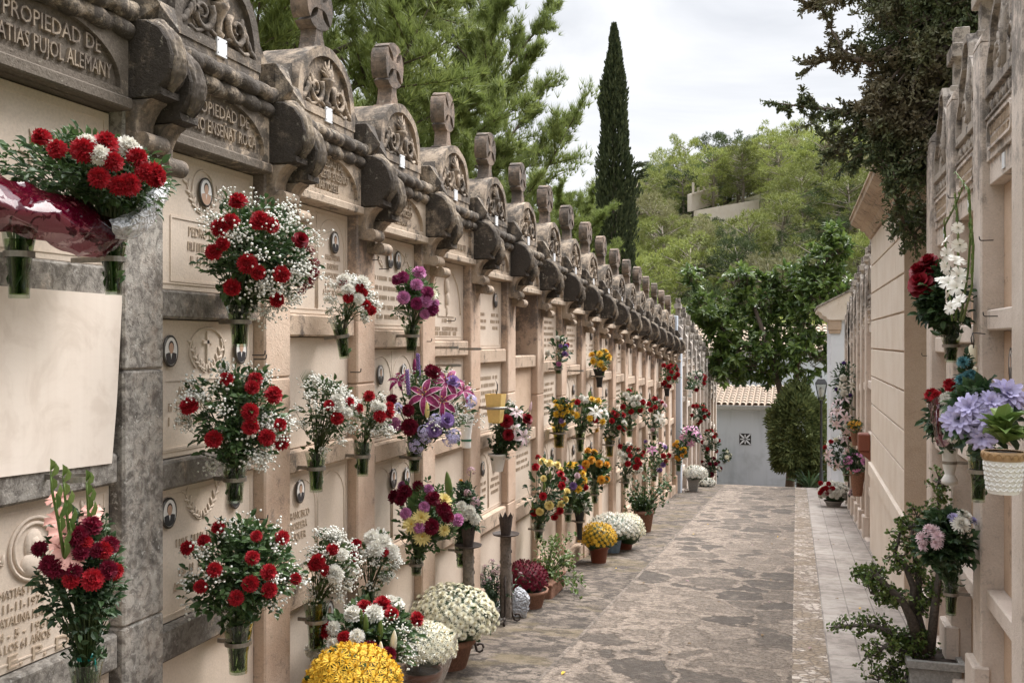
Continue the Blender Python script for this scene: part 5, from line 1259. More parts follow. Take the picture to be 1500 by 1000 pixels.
def ellhit(u, v, C, Rr):
    """where the sight line meets the bouquet's ellipsoid (or passes closest to it)"""
    d = ray(u, v).normalized(); o = CAM - C; S_ = Vector((1/Rr.x,1/Rr.y,1/Rr.z))
    od = Vector((o.x*S_.x,o.y*S_.y,o.z*S_.z)); dd = Vector((d.x*S_.x,d.y*S_.y,d.z*S_.z)); a = dd.dot(dd); h = od.dot(dd); c = od.dot(od)-1; q = h*h-a*c
    return CAM + d*((-h - math.sqrt(q))/a if q > 0 else -h/a)
VG = 'vases held in steel rings on the niche walls'
def vase(kind, Pm, h, r, short, side, tilt=(0,0), ringed=True, lab=None, off=.12):
    names = {'glass':('clear flared glass vase','glass_vase'),'dark':('black plastic cone vase','cone_vase'),'white':('white plastic cup vase','cup_vase'),'yglass':('amber glass vase','glass_vase'),'urn':('white ceramic urn vase','urn_vase'),'gdark':('dark green glass vase','glass_vase'),'paint':('white painted ceramic pot','ceramic_pot'),'clay':('clay wall pot','clay_pot')}
    nm, ob = names[kind]
    root = empty(ob, Pm - Vector((0,0,h)), lab or f'{nm} holding {short}', 'vase', None)
    root.rotation_euler = (tilt[0], tilt[1], 0)
    b = MB(); rb = r*(.56 if kind != 'dark' else .42)
    if kind == 'urn': prof = [(r*.55,0),(r*.95,.01),(r*.95,.03),(r*.6,.06),(r*.55,h*.3),(r*.8,h*.5),(r*.85,h*.8),(r*1.0,h)]
    else: prof = [(rb*.96,0),(rb,.006),(rb*1.0,h*.15),(rb*1.04,h*.35),(rb+(r-rb)*.35,h*.62),(rb+(r-rb)*.75,h*.88),(r,h)]
    if kind in ('paint','clay'): prof = [(rb,0),(rb*1.05,.01),(r*.95,h*.86),(r*1.06,h*.87),(r*1.06,h*.99),(r,h)]
    mats = {'glass':'glass','dark':'darkplastic','white':'whitepot','yglass':'yglass','urn':'whitepot','gdark':'glass','paint':'whitepot','clay':'terracotta'}[kind]
    b.lathe(prof, 18, cap=False); b.add([(rb*.96*math.cos(a),rb*.96*math.sin(a),.002) for a in [2*math.pi*k/18 for k in range(18)]], [tuple(range(18))])
    b.build('body', M[mats], root)
    if kind in ('glass','yglass','gdark'):
        b = MB(); b.lathe([(rb*.9,.012),(rb*.93,h*.35),(rb*.95,h*.45),((rb+(r-rb)*.4)*.94,h*.68),((rb+(r-rb)*.62)*.94,h*.80)], 14); b.build('water', M['water'], root)
        b = MB()
        for k in range(20):
            a = rnd.uniform(0,6.28); q = rnd.random()**.5; p0 = Vector((rb*.8*q*math.cos(a), rb*.8*q*math.sin(a), .015)); a2 = a+rnd.uniform(-.6,.6)+2.6*(rnd.random()<.4); p1 = Vector((r*.7*q*math.cos(a2), r*.7*q*math.sin(a2), h))
            b.tube([p0,p0.lerp(p1,.5),p1], rnd.uniform(.002,.0042), 4)
        for k in range(16):
            a = rnd.uniform(0,6.28); z = rnd.uniform(.02,h*.95); q = rb*.6
            leaf(b, (q*math.cos(a),q*math.sin(a),z), (math.cos(a+1.5)*.6,math.sin(a+1.5)*.6,rnd.uniform(.3,1)), (math.cos(a),math.sin(a),0), .05, .022)
        b.build('submerged_stems', M['leaf'], root)
    if kind == 'white': b = MB(); b.lathe([(rb+(r-rb)*.12,h*.20),(rb+(r-rb)*.17,h*.26)], 18, cap=False, M=Matrix.Scale(1.02,3)); b.build('green_band', M['greenband'], root)
    if kind == 'urn': pass
    if ringed:
        b = MB(); zr = h*.60 if kind != 'white' else h*.8; rr_ = (rb+(r-rb)*.40)*1.05 if kind != 'dark' else r*.82
        prof2 = [(rr_,zr-.009),(rr_+.003,zr-.009),(rr_+.003,zr+.009),(rr_,zr+.009),(rr_,zr-.009)]; b.lathe(prof2, 22, cap=False, sm=False)
        L = .10 - rr_*.5; La = max(rr_+.02, off+.015); b.box(min(-side*rr_,-side*La), max(-side*rr_,-side*La), -.004, .004, zr-.009, zr+.009)
        b.build('ring', M['steel'], root)
    return root
t = NT('vase_water'); tr = t.n('ShaderNodeBsdfTransparent', i_Color=(.55,.66,.44,1)); t.link(tr.outputs[0], t.out.inputs[0]); M['water'] = t.mat

def bouquet(lab, short, mouth, base_v, mw, ell, flowers, vk='glass', gyp=0, leaves=140, leafm='leaf', fern=0, rnds=(), seed=0, side=1, tilt=(0,0), lsize=.055, gclumps=None, ringed=True, vlab=None, off=.088, xoff=.4, name='bouquet', far=False, novase=False):
    rr = random.Random(seed*17+int(mouth[0])); wall = XL if side > 0 else XR; xv = wall + side*off
    Pm = on_x(mouth[0], mouth[1], xv); s_ = depth(Pm)/F
    ru, rv = ell[2]*s_, ell[3]*s_; C = on_x(ell[0], ell[1], xv + side*xoff*ru); Rr = Vector((ru, ru, rv))
    if not novase: vase(vk, Pm, (base_v-mouth[1])*s_, mw*s_, short, side, tilt, ringed, vlab, off)
    root = empty(name, Pm, lab, 'flowers', None)
    toC = (CAM - C).normalized(); outw = Vector((side,0,0)); lim = wall + side*.02
    def clamp(p): 
        if (p.x-lim)*side < 0: p.x = lim + side*rr.uniform(0,.03)
        return p
    stems = MB()
    fl = []
    for kind, col, r, pts in flowers:
        for (u, v) in pts:
            p = clamp(ellhit(u, v, C, Rr)); n = (p-C); n = Vector((n.x/Rr.x,n.y/Rr.y,n.z/Rr.z)).normalized() if n.length > 1e-6 else toC
            fl.append((kind, col, r*s_*(.86 if kind == 'carn' else 1.2 if kind == 'trumpet' else 1)*rr.uniform(.75,1.15), p, (n*.8 + toC*.45 + Vector((0,0,.25)) + rdir(rr)*.25).normalized()))
    if far: leaves = int(leaves*1.2); rnds = [(k_, c_, r_*.86, max(1,int(n_*.72))) for k_, c_, r_, n_ in rnds]
    for kind, col, r, cnt in rnds:
        for _ in range(cnt):
            for _try in range(30):
                d = (rdir(rr) + outw*.5 + Vector((0,-.25,.30))).normalized(); p = C + Vector((d.x*Rr.x,d.y*Rr.y,d.z*Rr.z))*rr.uniform(.88,1.04)
                if (p.x-lim)*side > .02 and d.dot(toC) > -.2 and all((p-q[3]).length > (r*s_+q[2])*.72 for q in fl): break
            fl.append((kind, col, r*s_*(.88 if kind == 'carn' else 1)*rr.uniform(.8,1.12), clamp(p), (d*.85+toC*.3+Vector((0,0,.2))+rdir(rr)*.2).normalized()))
    for kind, col, r, p, n in fl:
        if kind in ('bud','spike'): q = (n*.35+Vector((0,0,1))).normalized().to_track_quat('Z','Y')
        else: q = n.to_track_quat('Z','Y')
        q = q @ Euler((0,0,rr.uniform(0,6.28))).to_quaternion()
        place(FN[kind], fmesh(kind,col), root, p-Pm, q, r)
        a = p - Pm - n*r*.5; stems.tube([Vector((rr.uniform(-1,1)*.01,rr.uniform(-1,1)*.01,-.04)), a*.5+Vector((0,0,.02)), a], .0028, 4)
    g = MB(); leaves = int(leaves*2.4); gyp = int(gyp*2.6)
    lo = -.75
    for k in range(leaves):
        d = (rdir(rr) + outw*.35).normalized()
        if d.z < lo: d.z = abs(d.z)
        p = C + Vector((d.x*Rr.x,d.y*Rr.y,d.z*Rr.z))*(rr.random()**.45)*rr.uniform(.75,1.06); 
        if (p.x-lim)*side < 0: continue
        dd = (d + (p-Pm).normalized()*.6 + rdir(rr)*.7).normalized()
        L = lsize*rr.uniform(.65,1.25)
        leaf(g, p-Pm, dd, (toC*.5+Vector((0,0,1))+rdir(rr)*.6), L, L*.52)
        if not far:
            x = dd.cross(Vector((.1,.2,1))).normalized()
            for q in (-1,1): leaf(g, p-Pm-dd*L*.35, (dd*.5+x*q).normalized(), (toC*.5+Vector((0,0,1))+rdir(rr)*.5), L*.85, L*.45)
        if k % 6 == 0: stems.tube([Vector((0,0,-.03)), (p-Pm)*.55, p-Pm], .0022, 4)
    # greenery filling the neck of the vase
    for k in range(leaves//3):
        t_ = rr.uniform(.0,.7); p = Pm.lerp(C, t_) + rdir(rr)*(mw*s_*.8 + ru*.45*t_)
        if (p.x-lim)*side > 0: leaf(g, p-Pm, (rdir(rr)+Vector((side*.3,0,.5))), rdir(rr), lsize*rr.uniform(.7,1.2), lsize*.5)
    if g.v: g.build('foliage', M[leafm], root)
    if fern:
        f_ = MB()
        for k in range(fern):
            d = (rdir(rr)+outw*.5).normalized(); d.z = d.z if d.z > -.6 else -d.z; tip = clamp(C + Vector((d.x*Rr.x,d.y*Rr.y,d.z*Rr.z))*rr.uniform(.9,1.2)); base = Pm.lerp(C,.3); ax = (tip-base)
            if ax.length < .03: continue
            x = ax.cross(Vector((.2,.1,1))).normalized(); a = ax.normalized(); n = 15
            f_.tube([base-Pm,(base+ax*.5)-Pm,tip-Pm],.002,3)
            for q in range(n):
                t_ = .3+.7*q/n; L = ax.length*.24*math.sin(math.pi*(.15+.83*(q/n)))
                for sg in (-1,1): leaf(f_, base+ax*t_-Pm, (x*sg+a*.6-Vector((0,0,.1))), a.cross(x), L, L*.26, 0, .05, .2)
        f_.build('fern_fronds', M['fern'], root)
    if gyp:
        gb = MB(); gs = MB(); nc = int((gclumps or max(6, gyp//40))*1.3); cs = []
        for k in range(nc):
            d = (rdir(rr)+outw*.35+Vector((0,0,.15))).normalized(); c = clamp(C + Vector((d.x*Rr.x,d.y*Rr.y,d.z*Rr.z))*rr.uniform(.88,1.06)); cs.append(c)
            gs.tube([Pm.lerp(C,.2)-Pm, Pm.lerp(c,.6)-Pm, c-Pm], .0014, 3)
        for k in range(gyp):
            c = rr.choice(cs); p = clamp(c + Vector((rr.gauss(0,1),rr.gauss(0,1),rr.gauss(0,.8)))*ru*.105); q = rr.uniform(.0036,.0070)*(1 if not far else 1.5)
            gb.merge(PUFF, Matrix.LocRotScale(p-Pm, Euler((rr.uniform(0,3),rr.uniform(0,3),0)), Vector((q,q,q))))
            if k % 3 == 0: gs.tube([c-Pm-(c-C).normalized()*.03, p-Pm], .0008, 3)
        gb.build('gypsophila', M['gyp'], root, kind='stuff'); gs.build('gypsophila_stems', M['gstem'], root)
    stems.build('stems', M['stem'], root)
    return root, Pm, C, Rr, s_
def ZM(ox, oy, k, pts): return [(ox+x/k, oy+y/k) for x, y in pts]

# --- first bay: two big arrangements
Z1 = lambda *p: ZM(0,0,3.03,p); Z5 = lambda *p: ZM(0,640,2.777,p); Z4 = lambda *p: ZM(0,300,2.777,p)
r_, Pm, C, Rr, s_ = bouquet('big carnation bouquet in torn red cellophane under the dark inscription', 'the bouquet in red cellophane', (166,345), 432, 21, (118,268,122,66),
    [('carn','red',18,Z1((185,615),(255,665),(370,670),(465,645),(605,700),(500,720),(440,790),(525,825),(570,820),(675,775),(640,765),(690,790))), ('carn','white',17,Z1((590,668),(440,690),(385,640),(560,655)))], leaves=330, leafm='leaf', lsize=.036, seed=1, off=.16, xoff=.25)
def drape(name, mat, top, bot, parent, x0, bulge, n=26, m=12, crum=.012, sc=14):
    b = MB(); v = []
    def lerp(pts, t):
        q = t*(len(pts)-1); j = min(len(pts)-2,int(q)); f = q-j; return (pts[j][0]*(1-f)+pts[j+1][0]*f, pts[j][1]*(1-f)+pts[j+1][1]*f)
    for i in range(n+1):
        a, c = lerp(top,i/n), lerp(bot,i/n)
        for j in range(m+1):
            t_ = j/m; x = x0 + bulge*math.sin(math.pi*(.1+.8*i/n))*(math.sin(math.pi*t_)*.8+.2*(1-t_)); p = on_x(a[0]*(1-t_)+c[0]*t_, a[1]*(1-t_)+c[1]*t_, x)
            v.append(p - parent.location + crum*noise.noise_vector(p*sc) + crum*.5*noise.noise_vector(p*sc*2.7))
    b.add(v, [(i*(m+1)+j, i*(m+1)+j+1, (i+1)*(m+1)+j+1, (i+1)*(m+1)+j) for i in range(n) for j in range(m)], 0, True); return b.build(name, mat, parent)
drape('cellophane_wrap', M['redcello'], [(-60,235),(0,257),(45,275),(95,285),(140,300),(168,325),(187,347)], [(-60,330),(0,338),(40,350),(75,362),(110,374),(150,381),(187,349)], r_, XL+.30, .16, crum=.016)
drape('net_wrap', M['net'], [(158,322),(190,312),(212,292),(232,270),(250,262)], [(168,352),(192,350),(212,340),(230,318),(246,292)], r_, XL+.40, .07, crum=.010)
vase('glass', on_x(28,330,XL+.16), (424-330)*s_, 23*s_, '', 1, lab='clear glass vase in a ring at the left edge, tinted by red cellophane')
r_, Pm, C, Rr, s_ = bouquet('tall dark red carnation bunch with pink gladioli at the lower left', 'the pink gladioli and dark carnations', (126,968), 1075, 25, (116,845,62,100),
    [('carn','dred',17,Z5((165,455),(370,365),(320,405),(395,460),(445,440),(230,530),(300,545),(435,540),(330,470),(205,520))), ('carn','red',16,Z5((375,580),(345,430),(420,460),(290,580),(465,545))), ('trumpet','salmon',15,Z5((235,330),(255,385),(285,470),(375,300),(232,245),(290,495),(245,440),(365,335))),],
    leaves=230, leafm='dleaf', lsize=.032, seed=2, off=.16, xoff=.2)
b = MB()
for pts in ((( 95,820),(85,760),(76,718),(74,690)),((108,820),(100,770),(95,725),(92,698)),((125,800),(130,760),(128,725),(126,705))):
    P_ = [on_x(u,v,XL+.24)-r_.location for u,v in pts]; b.tube(P_, [.006,.005,.004,.002], 5)
    for k in range(9):
        t_ = k/8*2.6; j = min(2,int(t_)); p = P_[j].lerp(P_[j+1], t_-j+.4 if j == 2 else t_-j); sg = 1 if k%2 else -1
        leaf(b, p, (Vector((.3,sg*.25,1))), (1,0,0), .075-.004*k, .026, 0, .3, .1)
b.build('gladiolus_buds', M['lleaf'], r_)
b = MB(); b.lathe([(.026,-.012),(.030,-.012),(.030,.010),(.026,.010)], 14, cap=False); b.tube([(.03,0,.0),(.035,.01,-.06)],.004,4); b.build('teal_ribbon', M['teal'], r_, (0,0,.02))

# --- second bay
A6 = lambda *p: ZM(240,220,2.941,p); A7 = lambda *p: ZM(240,530,2.128,p)
r_, Pm, C, Rr, s_ = bouquet('largest bouquet, red carnations and a rose in white baby\'s breath, top of its bay', 'the largest red and white bouquet', (351,447), 508, 21, (368,375,94,84),
    [('carn','red',14,A6((320,225),(290,310),(245,335),(405,315),(460,325),(255,405),(360,490),(405,525),(505,535),(295,590),(485,645),(415,300),(215,440))), ('rose','rose',14,A6((590,385),)), ('cluster','burg',11,A6((630,435),(645,490),(620,570),(592,600),(640,530)))], gyp=620, leaves=240, lsize=.042, seed=3, gclumps=34)
bouquet('red carnation bouquet with baby\'s breath beneath the largest bouquet, second in its column', 'the second bouquet of the red column', (344,678), 736, 21, (343,612,74,74),
    [('carn','red',13.5,A7((195,55),(285,55),(275,80),(340,105),(80,140),(268,155),(270,200),(155,240),(360,195),(365,250),(320,235)))], gyp=520, leaves=200, lsize=.038, seed=4, gclumps=30)
bouquet('lowest red carnation bouquet of the column, loose leafy stems above a wide vase', 'the lowest bouquet of the red column', (349,910), 985, 24, (350,835,84,76),
    [('carn','red',12.5,A7((170,518),(288,543),(368,548),(75,580),(125,558),(275,610),(158,647),(115,700),(325,655),(270,690),(328,710),(225,735),(410,675)))], gyp=330, leaves=270, lsize=.040, seed=5, gclumps=20)

# --- third bay
A8 = lambda *p: ZM(420,380,2.94,p); A1 = lambda *p: ZM(420,680,3.126,p)
bouquet('small tilted vase bunch of white and red carnations below the arched portraits', 'the small top white and red bunch', (505,470), 525, 14, (512,440,38,38), [('carn','white',12,A6((775,565),(850,575),(795,605),(840,640))), ('carn','red',10,A6((775,570),(845,595),(860,615),(870,665),(893,690),(795,635)))], gyp=300, leaves=26, leafm='stem', lsize=.03, seed=6, tilt=(.12,-.1))
r_ = bouquet('airy baby\'s breath bunch with a palm spray, left of the paired small vases', 'the baby\'s breath with palm spray', (463,662), 720, 17, (474,605,46,52), [('carn','white',13,A7((540,118),(570,158),(545,140))), ('carn','red',10,A7((577,125),(605,145),(540,175),(515,135)))], gyp=420, leaves=60, leafm='stem', lsize=.036, seed=7)[0]
b = MB()
for k in range(14):
    a = -1.0+2.0*k/13; leaf(b, (0,.01,.10), (.05,math.sin(a)*.8,math.cos(a)+.5), (1,0,0), .17, .010, 0, .1, .05)
b.build('palm_spray', M['dleaf'], r_, (-.03,-.03,.16))
bouquet('slim red and white carnation bunch right of the palm spray', 'the slim bunch beside the palm spray', (531,648), 697, 15, (541,612,34,38), [('carn','white',12,ZM(420,380,2.94,((385,632),(405,640)))), ('carn','red',10,ZM(420,380,2.94,((355,590),(400,675),(435,660),(440,635))))], gyp=300, leaves=40, leafm='stem', lsize=.03, seed=8)
bouquet('white and red carnation bunch in the lower left vase above the yellow mums', 'the lower left white and red bunch', (463,880), 950, 20, (478,828,44,50), [('carn','white',14,A7((555,600),(530,655),(535,665))), ('carn','red',12,A7((480,622),(525,585),(505,650),(470,630)))], gyp=480, leaves=50, leafm='stem', lsize=.034, seed=9)
bouquet('white carnation bunch with one red bloom, low right of the same bay', 'the low white carnation bunch', (541,862), 930, 18, (548,818,36,40), [('carn','white',14,A1((390,340),(440,360),(410,385),(480,400))), ('carn','red',11,A1((445,398),(320,365),(300,420),(490,400)))], gyp=260, leaves=40, leafm='stem', lsize=.034, seed=10)

# --- fourth bay
bouquet('dark red, pink and purple carnation bouquet hanging under the paired ovals', 'the purple and pink carnations', (603,476), 516, 14, (606,437,36,40), [('carn','magenta',11,A8((500,80),(560,190),(605,145),(625,215),(475,90))), ('carn','pink',11,A8((560,110),(503,165),(597,180),(595,235),(635,190),(570,60))), ('mum','cream_p',9,A8((628,150),))], leaves=70, leafm='fern', fern=10, lsize=.035, seed=11)
r_, Pm, C, Rr, s_ = bouquet('showy magenta lily bouquet with violet spikes and lilac statice', 'the magenta lilies', (607,655), 692, 14, (628,600,68,64),
    [('lily','magenta',21,A8((480,515),(590,580),(670,610),(765,560),(690,520))), ('carn','dred',13,A8((620,480),(455,605),(525,650),(530,720),(635,490))), ('carn','pink',12,A8((468,708),)), ('rose','violet',12,A8((715,525),(635,730),(690,690))), ('spike','violet',20,A8((567,470),(522,540))), ('bud','magenta',14,A8((552,465),)), ('bud','pyellow',11,A8((605,650),)), ('cluster','lilac',12,A8((590,740),(560,800),(600,770),(720,760),(700,770),(640,690),(480,640),(790,610)))], gyp=180, leaves=150, leafm='leaf', fern=4, lsize=.045, seed=12)
bouquet('burgundy, pink and pale yellow chrysanthemum bouquet with fern below the lilies', 'the burgundy and pale yellow flowers', (610,815), 842, 13, (622,760,54,56), [('carn','dred',12,A1((490,150),(540,130),(600,100),(670,160),(718,205),(660,285),(735,240),(520,165))), ('carn','pink',11,A1((530,100),(650,115),(630,195),(545,225),(610,285),(780,255))), ('mum','pyellow',12,A1((615,245),(720,165),(570,275),(620,330),(720,300)))], leaves=110, leafm='fern', fern=14, lsize=.04, seed=13)
bouquet('white carnations with one broad upright leaf beside the first iron candlestick', 'the white carnations with a broad leaf', (676,790), 830, 13, (680,748,26,44), [('carn','white',11,A1((800,190),(835,215),(860,250),(815,230))), ('bud','lleaf',22,((657,712),)), ('carn','orange',4,((675,704),)), ('cluster','dusty',8,((690,690),(684,722),(696,735)))], leaves=120, leafm='dleaf', lsize=.045, seed=14)
vase('white', on_x(683,607,XL+.14), 60*.0040, 15*.0040, '', 1, lab='white plastic cup with a green band hanging empty beside the lilies')
# --- fifth bay: yellow pot, roses in a painted pot
p = on_x(726,577,XL+.14); s_ = depth(p)/F; root = empty('plastic_pot', p-Vector((0,0,42*s_)), 'square yellow plastic pot held in a ring with one dry brown stem', 'pot')
b = MB(); b.lathe([(11*s_,0),(12*s_,.01),(18*s_,42*s_),(17*s_,42*s_),(11*s_,.02)], 4, sm=False, M=Matrix.Rotation(R(45),3,'Z')); b.build('body', M['yellowpot'], root)
b = MB(); b.lathe([(17*s_,20*s_),(17.6*s_,20*s_),(17.6*s_,24*s_),(17*s_,24*s_)], 20, cap=False); b.box(-.14,-17*s_,-.004,.004,20*s_,24*s_); b.build('ring', M['steel'], root)
b = MB(); leaf(b,(0,0,40*s_),(.1,.25,1),(1,0,0),.13,.03); b.tube([(0,0,30*s_),(.01,.02,50*s_)],.003,4); b.build('dry_stem', M['iron'], root)
bouquet('crimson rose bouquet with pink lilies and buds in a painted white pot', 'the crimson roses and pink lilies', (729,664), 690, 13, (744,630,32,40), [('rose','rose',10,((742,616),(772,613),(745,636),(722,600))), ('lily','palepink',14,((757,603),(752,628),(768,640))), ('bud','palepink',11,((775,620),(777,596)))], vk='paint', gyp=60, leaves=130, leafm='dleaf', lsize=.05, seed=15, ringed=False, vlab='white ceramic pot with painted sprigs on a bracket under the crimson roses')
# --- further along: smaller pictures, the flowers of each kind placed at random
FAR = [
 # label, short, mouth, base, mw, ell, rnds, vk, kw
 ('white, lilac and purple bunch hanging high past the empty niche','the high white and purple bunch',(818,535),548,8,(817,512,15,20),[('carn','white',6,5),('carn','pink',5,4),('carn','violet',5,5),('carn','red',5,1)],'glass',dict(leaves=18)),
 ('yellow mum bunch in a long dark cone, highest of the far bunches','the yellow bunch in a dark cone',(878,540),567,10,(878,527,16,14),[('mum','yellow',8,11)],'dark',dict(fern=5,leaves=26)),
 ('yellow chrysanthemums in an amber vase, left of the white lilies','the yellow chrysanthemums left of the lilies',(819,620),655,13,(822,604,17,18),[('mum','yellow',6,16),('carn','palepink',6,2),('carn','violet',5,2)],'yglass',{}),
 ('wide bouquet of white lilies with yellow chrysanthemums','the white lilies and yellow mums',(850,628),662,9,(860,606,32,26),[('lily','white',13,5),('mum','yellow',7,11),('carn','white',6,8),('carn','red',6,3)],'glass',dict(fern=6)),
 ('small red carnation bunch right of the white lilies','the small red bunch by the lilies',(893,640),668,9,(900,620,16,18),[('carn','red',6,9),('carn','white',5,4)],'yglass',{}),
 ('leafy white and red bouquet, sixth along the upper row','the leafy white and red bouquet',(922,622),640,7,(922,594,20,22),[('carn','white',6,12),('carn','red',6,8)],'glass',dict(fern=3)),
 ('white lilies and red carnations at the far end of the middle row','the farther white lilies',(958,630),645,6,(955,606,20,24),[('lily','white',9,4),('carn','red',5,7),('carn','palepink',5,5)],'glass',{}),
 ('hanging red carnation bunch in a dark cone near the wall\'s end','the far red carnations',(977,560),580,8,(979,549,14,17),[('carn','red',5,18),('carn','white',4,3)],'dark',{}),
 ('tall arrangement of pale yellow and red roses near the rusty candlestick','the pale yellow and red roses',(789,765),790,11,(797,716,34,46),[('rose','pyellow',7.5,16),('rose','red',7,14),('bud','lleaf',9,5)],'glass',{}),
 ('yellow chrysanthemum and purple bunch right of the tall rose arrangement','the yellow and purple bunch',(832,742),764,9,(836,705,23,28),[('mum','yellow',8,8),('carn','violet',7,4),('carn','palepink',7,3),('carn','red',6,3)],'glass',{}),
 ('orange yellow rose bunch above a vase, over the potted mums','the orange yellow roses',(871,715),737,8,(866,690,24,30),[('rose','orange',7,14),('carn','white',5,3)],'glass',dict(fern=6)),
 ('trailing white mums with long dark stems hanging low by a pillar','the trailing white mums',(849,745),790,9,(850,738,12,16),[('mum','white',6,12)],'dark',{}),
 ('red carnations topped with white mums in the far lower row','the red and white far lower bunch',(917,700),715,7,(921,675,20,24),[('carn','red',6,14),('mum','white',6,10)],'glass',{}),
 ('pink and purple lily bouquet at the end of the lower row','the far pink and purple lilies',(958,690),705,7,(957,668,22,22),[('lily','pink',9,4),('carn','violet',5,6),('carn','red',5,6),('bud','lleaf',8,5)],'glass',{}),
 ('small orange yellow bunch against the bluish pier','the orange bunch at the pier',(994,672),690,6,(994,660,9,14),[('carn','orange',4,9),('carn','yellow',4,5)],'glass',{}),
]
for k, (lab, short, mo, bv, mw, el, rn, vk, kw) in enumerate(FAR):
    bouquet(lab, short, mo, bv, mw, el, [], vk=vk, rnds=rn, leaves=kw.pop('leaves', 62), leafm='leaf' if k%2 else 'dleaf', lsize=.065, seed=30+k, far=True, **kw)
FAR2 = [
 ('white and red bunch hanging high on the far left wall','the high bunch of the far wall',(1010,570),582,5,(1020,558,14,15),[('carn','white',4.5,8),('carn','red',4.5,9),('carn','pink',4,1)],'white'),
 ('red bunch in the middle of the far left wall','the middle bunch of the far wall',(1022,616),630,5,(1024,606,13,13),[('carn','red',4.5,14),('carn','white',4,4)],'glass'),
 ('pink lily bouquet low on the far left wall','the pink lilies of the far wall',(1005,652),670,6,(1010,638,16,14),[('lily','pink',9,9)],'glass'),
 ('red and white bunch right of the far pink lilies','the bunch beside the far pink lilies',(1035,660),672,5,(1040,648,14,18),[('carn','red',4.5,12),('carn','white',4.5,5)],'glass'),
 ('low dark red bunch near the lane\'s crest on the left','the low dark red bunch',(1036,692),700,5,(1040,684,14,15),[('carn','dred',4.5,10),('carn','red',4,4),('carn','white',4,3)],'glass'),
 ('small pale bunch in a dark vase beside the grey outbuilding','the pale bunch by the outbuilding',(1061,674),684,5,(1062,668,8,9),[('mum','cream_p',4,7)],'dark'),
]
for k, (lab, short, mo, bv, mw, el, rn, vk) in enumerate(FAR2):
    bouquet(lab, short, mo, bv, mw, el, [], vk=vk, rnds=rn, leaves=60, leafm='dleaf', lsize=.08, seed=60+k, far=True, off=.22)

# --- right side
r_, Pm, C, Rr, s_ = bouquet('red roses with tall white gladioli hanging on the near right wall', 'the red roses and white gladioli', (1393,490), 531, 15, (1385,440,40,48), [('rose','rose',19,((1361,384),(1348,398),(1349,416)))], leaves=150, leafm='dleaf', lsize=.06, seed=80, side=-1, fern=3, gyp=40, gclumps=3)
b = MB(); W_ = lambda u, v, x=XR-.22: on_x(u, v, x) - r_.location
gl = [((1395,470),(1390,420),(1386,370),(1384,330),(1400,300),(1412,270)),((1400,470),(1404,400),(1404,350),(1402,310),(1400,288)),((1407,470),(1418,400),(1422,340),(1421,300),(1420,280),(1400,252)),((1410,470),(1424,420),(1426,360),(1424,325))]
for pts in gl:
    P_ = [W_(u,v) for u,v in pts]; b.tube(P_, [.006]+[.005]*(len(P_)-2)+[.002], 5)
    for k in range(12):
        t_ = (.35+.65*k/11)*(len(P_)-1); j = min(len(P_)-2,int(t_)); p = P_[j].lerp(P_[j+1], t_-j); d = (P_[j+1]-P_[j]).normalized(); leaf(b, p, d+Vector((0,(.3 if k%2 else -.3),0)), (-1,0,0), .065-.003*k, .022, 0, .3, .05)
b.build('gladiolus_stalks', M['lleaf'], r_)
for k, (u, v, q) in enumerate(((1384,352,9),(1388,372,11),(1384,392,12),(1388,412,12),(1386,432,12),(1403,334,8),(1405,360,10),(1402,380,12),(1406,402,12),(1400,420,12),(1404,440,11),(1392,450,10),(1378,408,9))):
    p = W_(u,v,XR-.25); place('gladiolus_floret', fmesh('trumpet','white'), r_, p, (Vector((-.6,-.7,.3))+rdir(rnd)*.9).to_track_quat('Z','Y'), q*s_*.85)
p = on_x(1425,505,XR-.07); s_ = depth(p)/F; root = empty('flower_holder', p-Vector((0,0,30*s_)), 'cream plastic flask holder hanging from a black wire on the right wall', 'holder')
b = MB(); b.lathe([(5*s_,0),(6*s_,.01),(6.5*s_,25*s_),(4*s_,30*s_)], 12); b.box(-6*s_,6*s_,-.03,.03,-18*s_,-2*s_,0,.008); b.ell((-.035,0,-10*s_),.02,.02,.02); b.build('flask', M['cream'], root)
b = MB(); b.tube([(.06,0,46*s_),(0,0,48*s_),(-.005,.02,40*s_),(0,0,26*s_)],.003,5); b.tube([(0,.0,48*s_),(0,-.03,36*s_),(0,-.015,20*s_)],.003,5); b.build('wire', M['hook'], root)
bouquet('faded teal flower heads sprouting from the cream flask', '', (1420,560), 590, 6, (1416,556,14,38), [('ballmum','teal_p',10,((1411,530),(1417,552),(1408,556),(1423,548),(1418,572),(1410,580)))], leaves=20, leafm='dleaf', lsize=.04, seed=81, side=-1, novase=True, off=.14)
r_ = bouquet('red and white carnation bunch in red wrapping above the white urn', 'the carnations in red wrapping', (1391,655), 710, 12, (1390,615,32,44), [('carn','red',13,((1373,583),(1398,571),(1403,587),(1366,580),(1392,565))), ('carn','white',13,((1386,585),(1383,609),(1410,562),(1394,600),(1397,636))), ('rose','magenta',8,((1389,623),)), ('carn','palepink',9,((1381,645),))], vk='urn', leaves=90, leafm='dleaf', lsize=.05, seed=82, side=-1)[0]
drape('red_wrapping', M['redcello'], [(1358,590),(1362,605),(1366,630),(1372,650)], [(1376,580),(1378,610),(1380,635),(1384,655)], r_, XR-.27, -.03, 12, 6, .01)
bouquet('large lilac artificial dahlias crowding over a dark glass vase', 'the lilac dahlias', (1433,660), 735, 17, (1440,612,44,46), [('dahlia','lilac',24,((1421,598),(1452,590),(1476,580),(1438,640),(1408,615),(1470,572),(1447,615)))], vk='gdark', leaves=70, leafm='dleaf', lsize=.07, seed=83, side=-1, tilt=(0,0), off=.2)
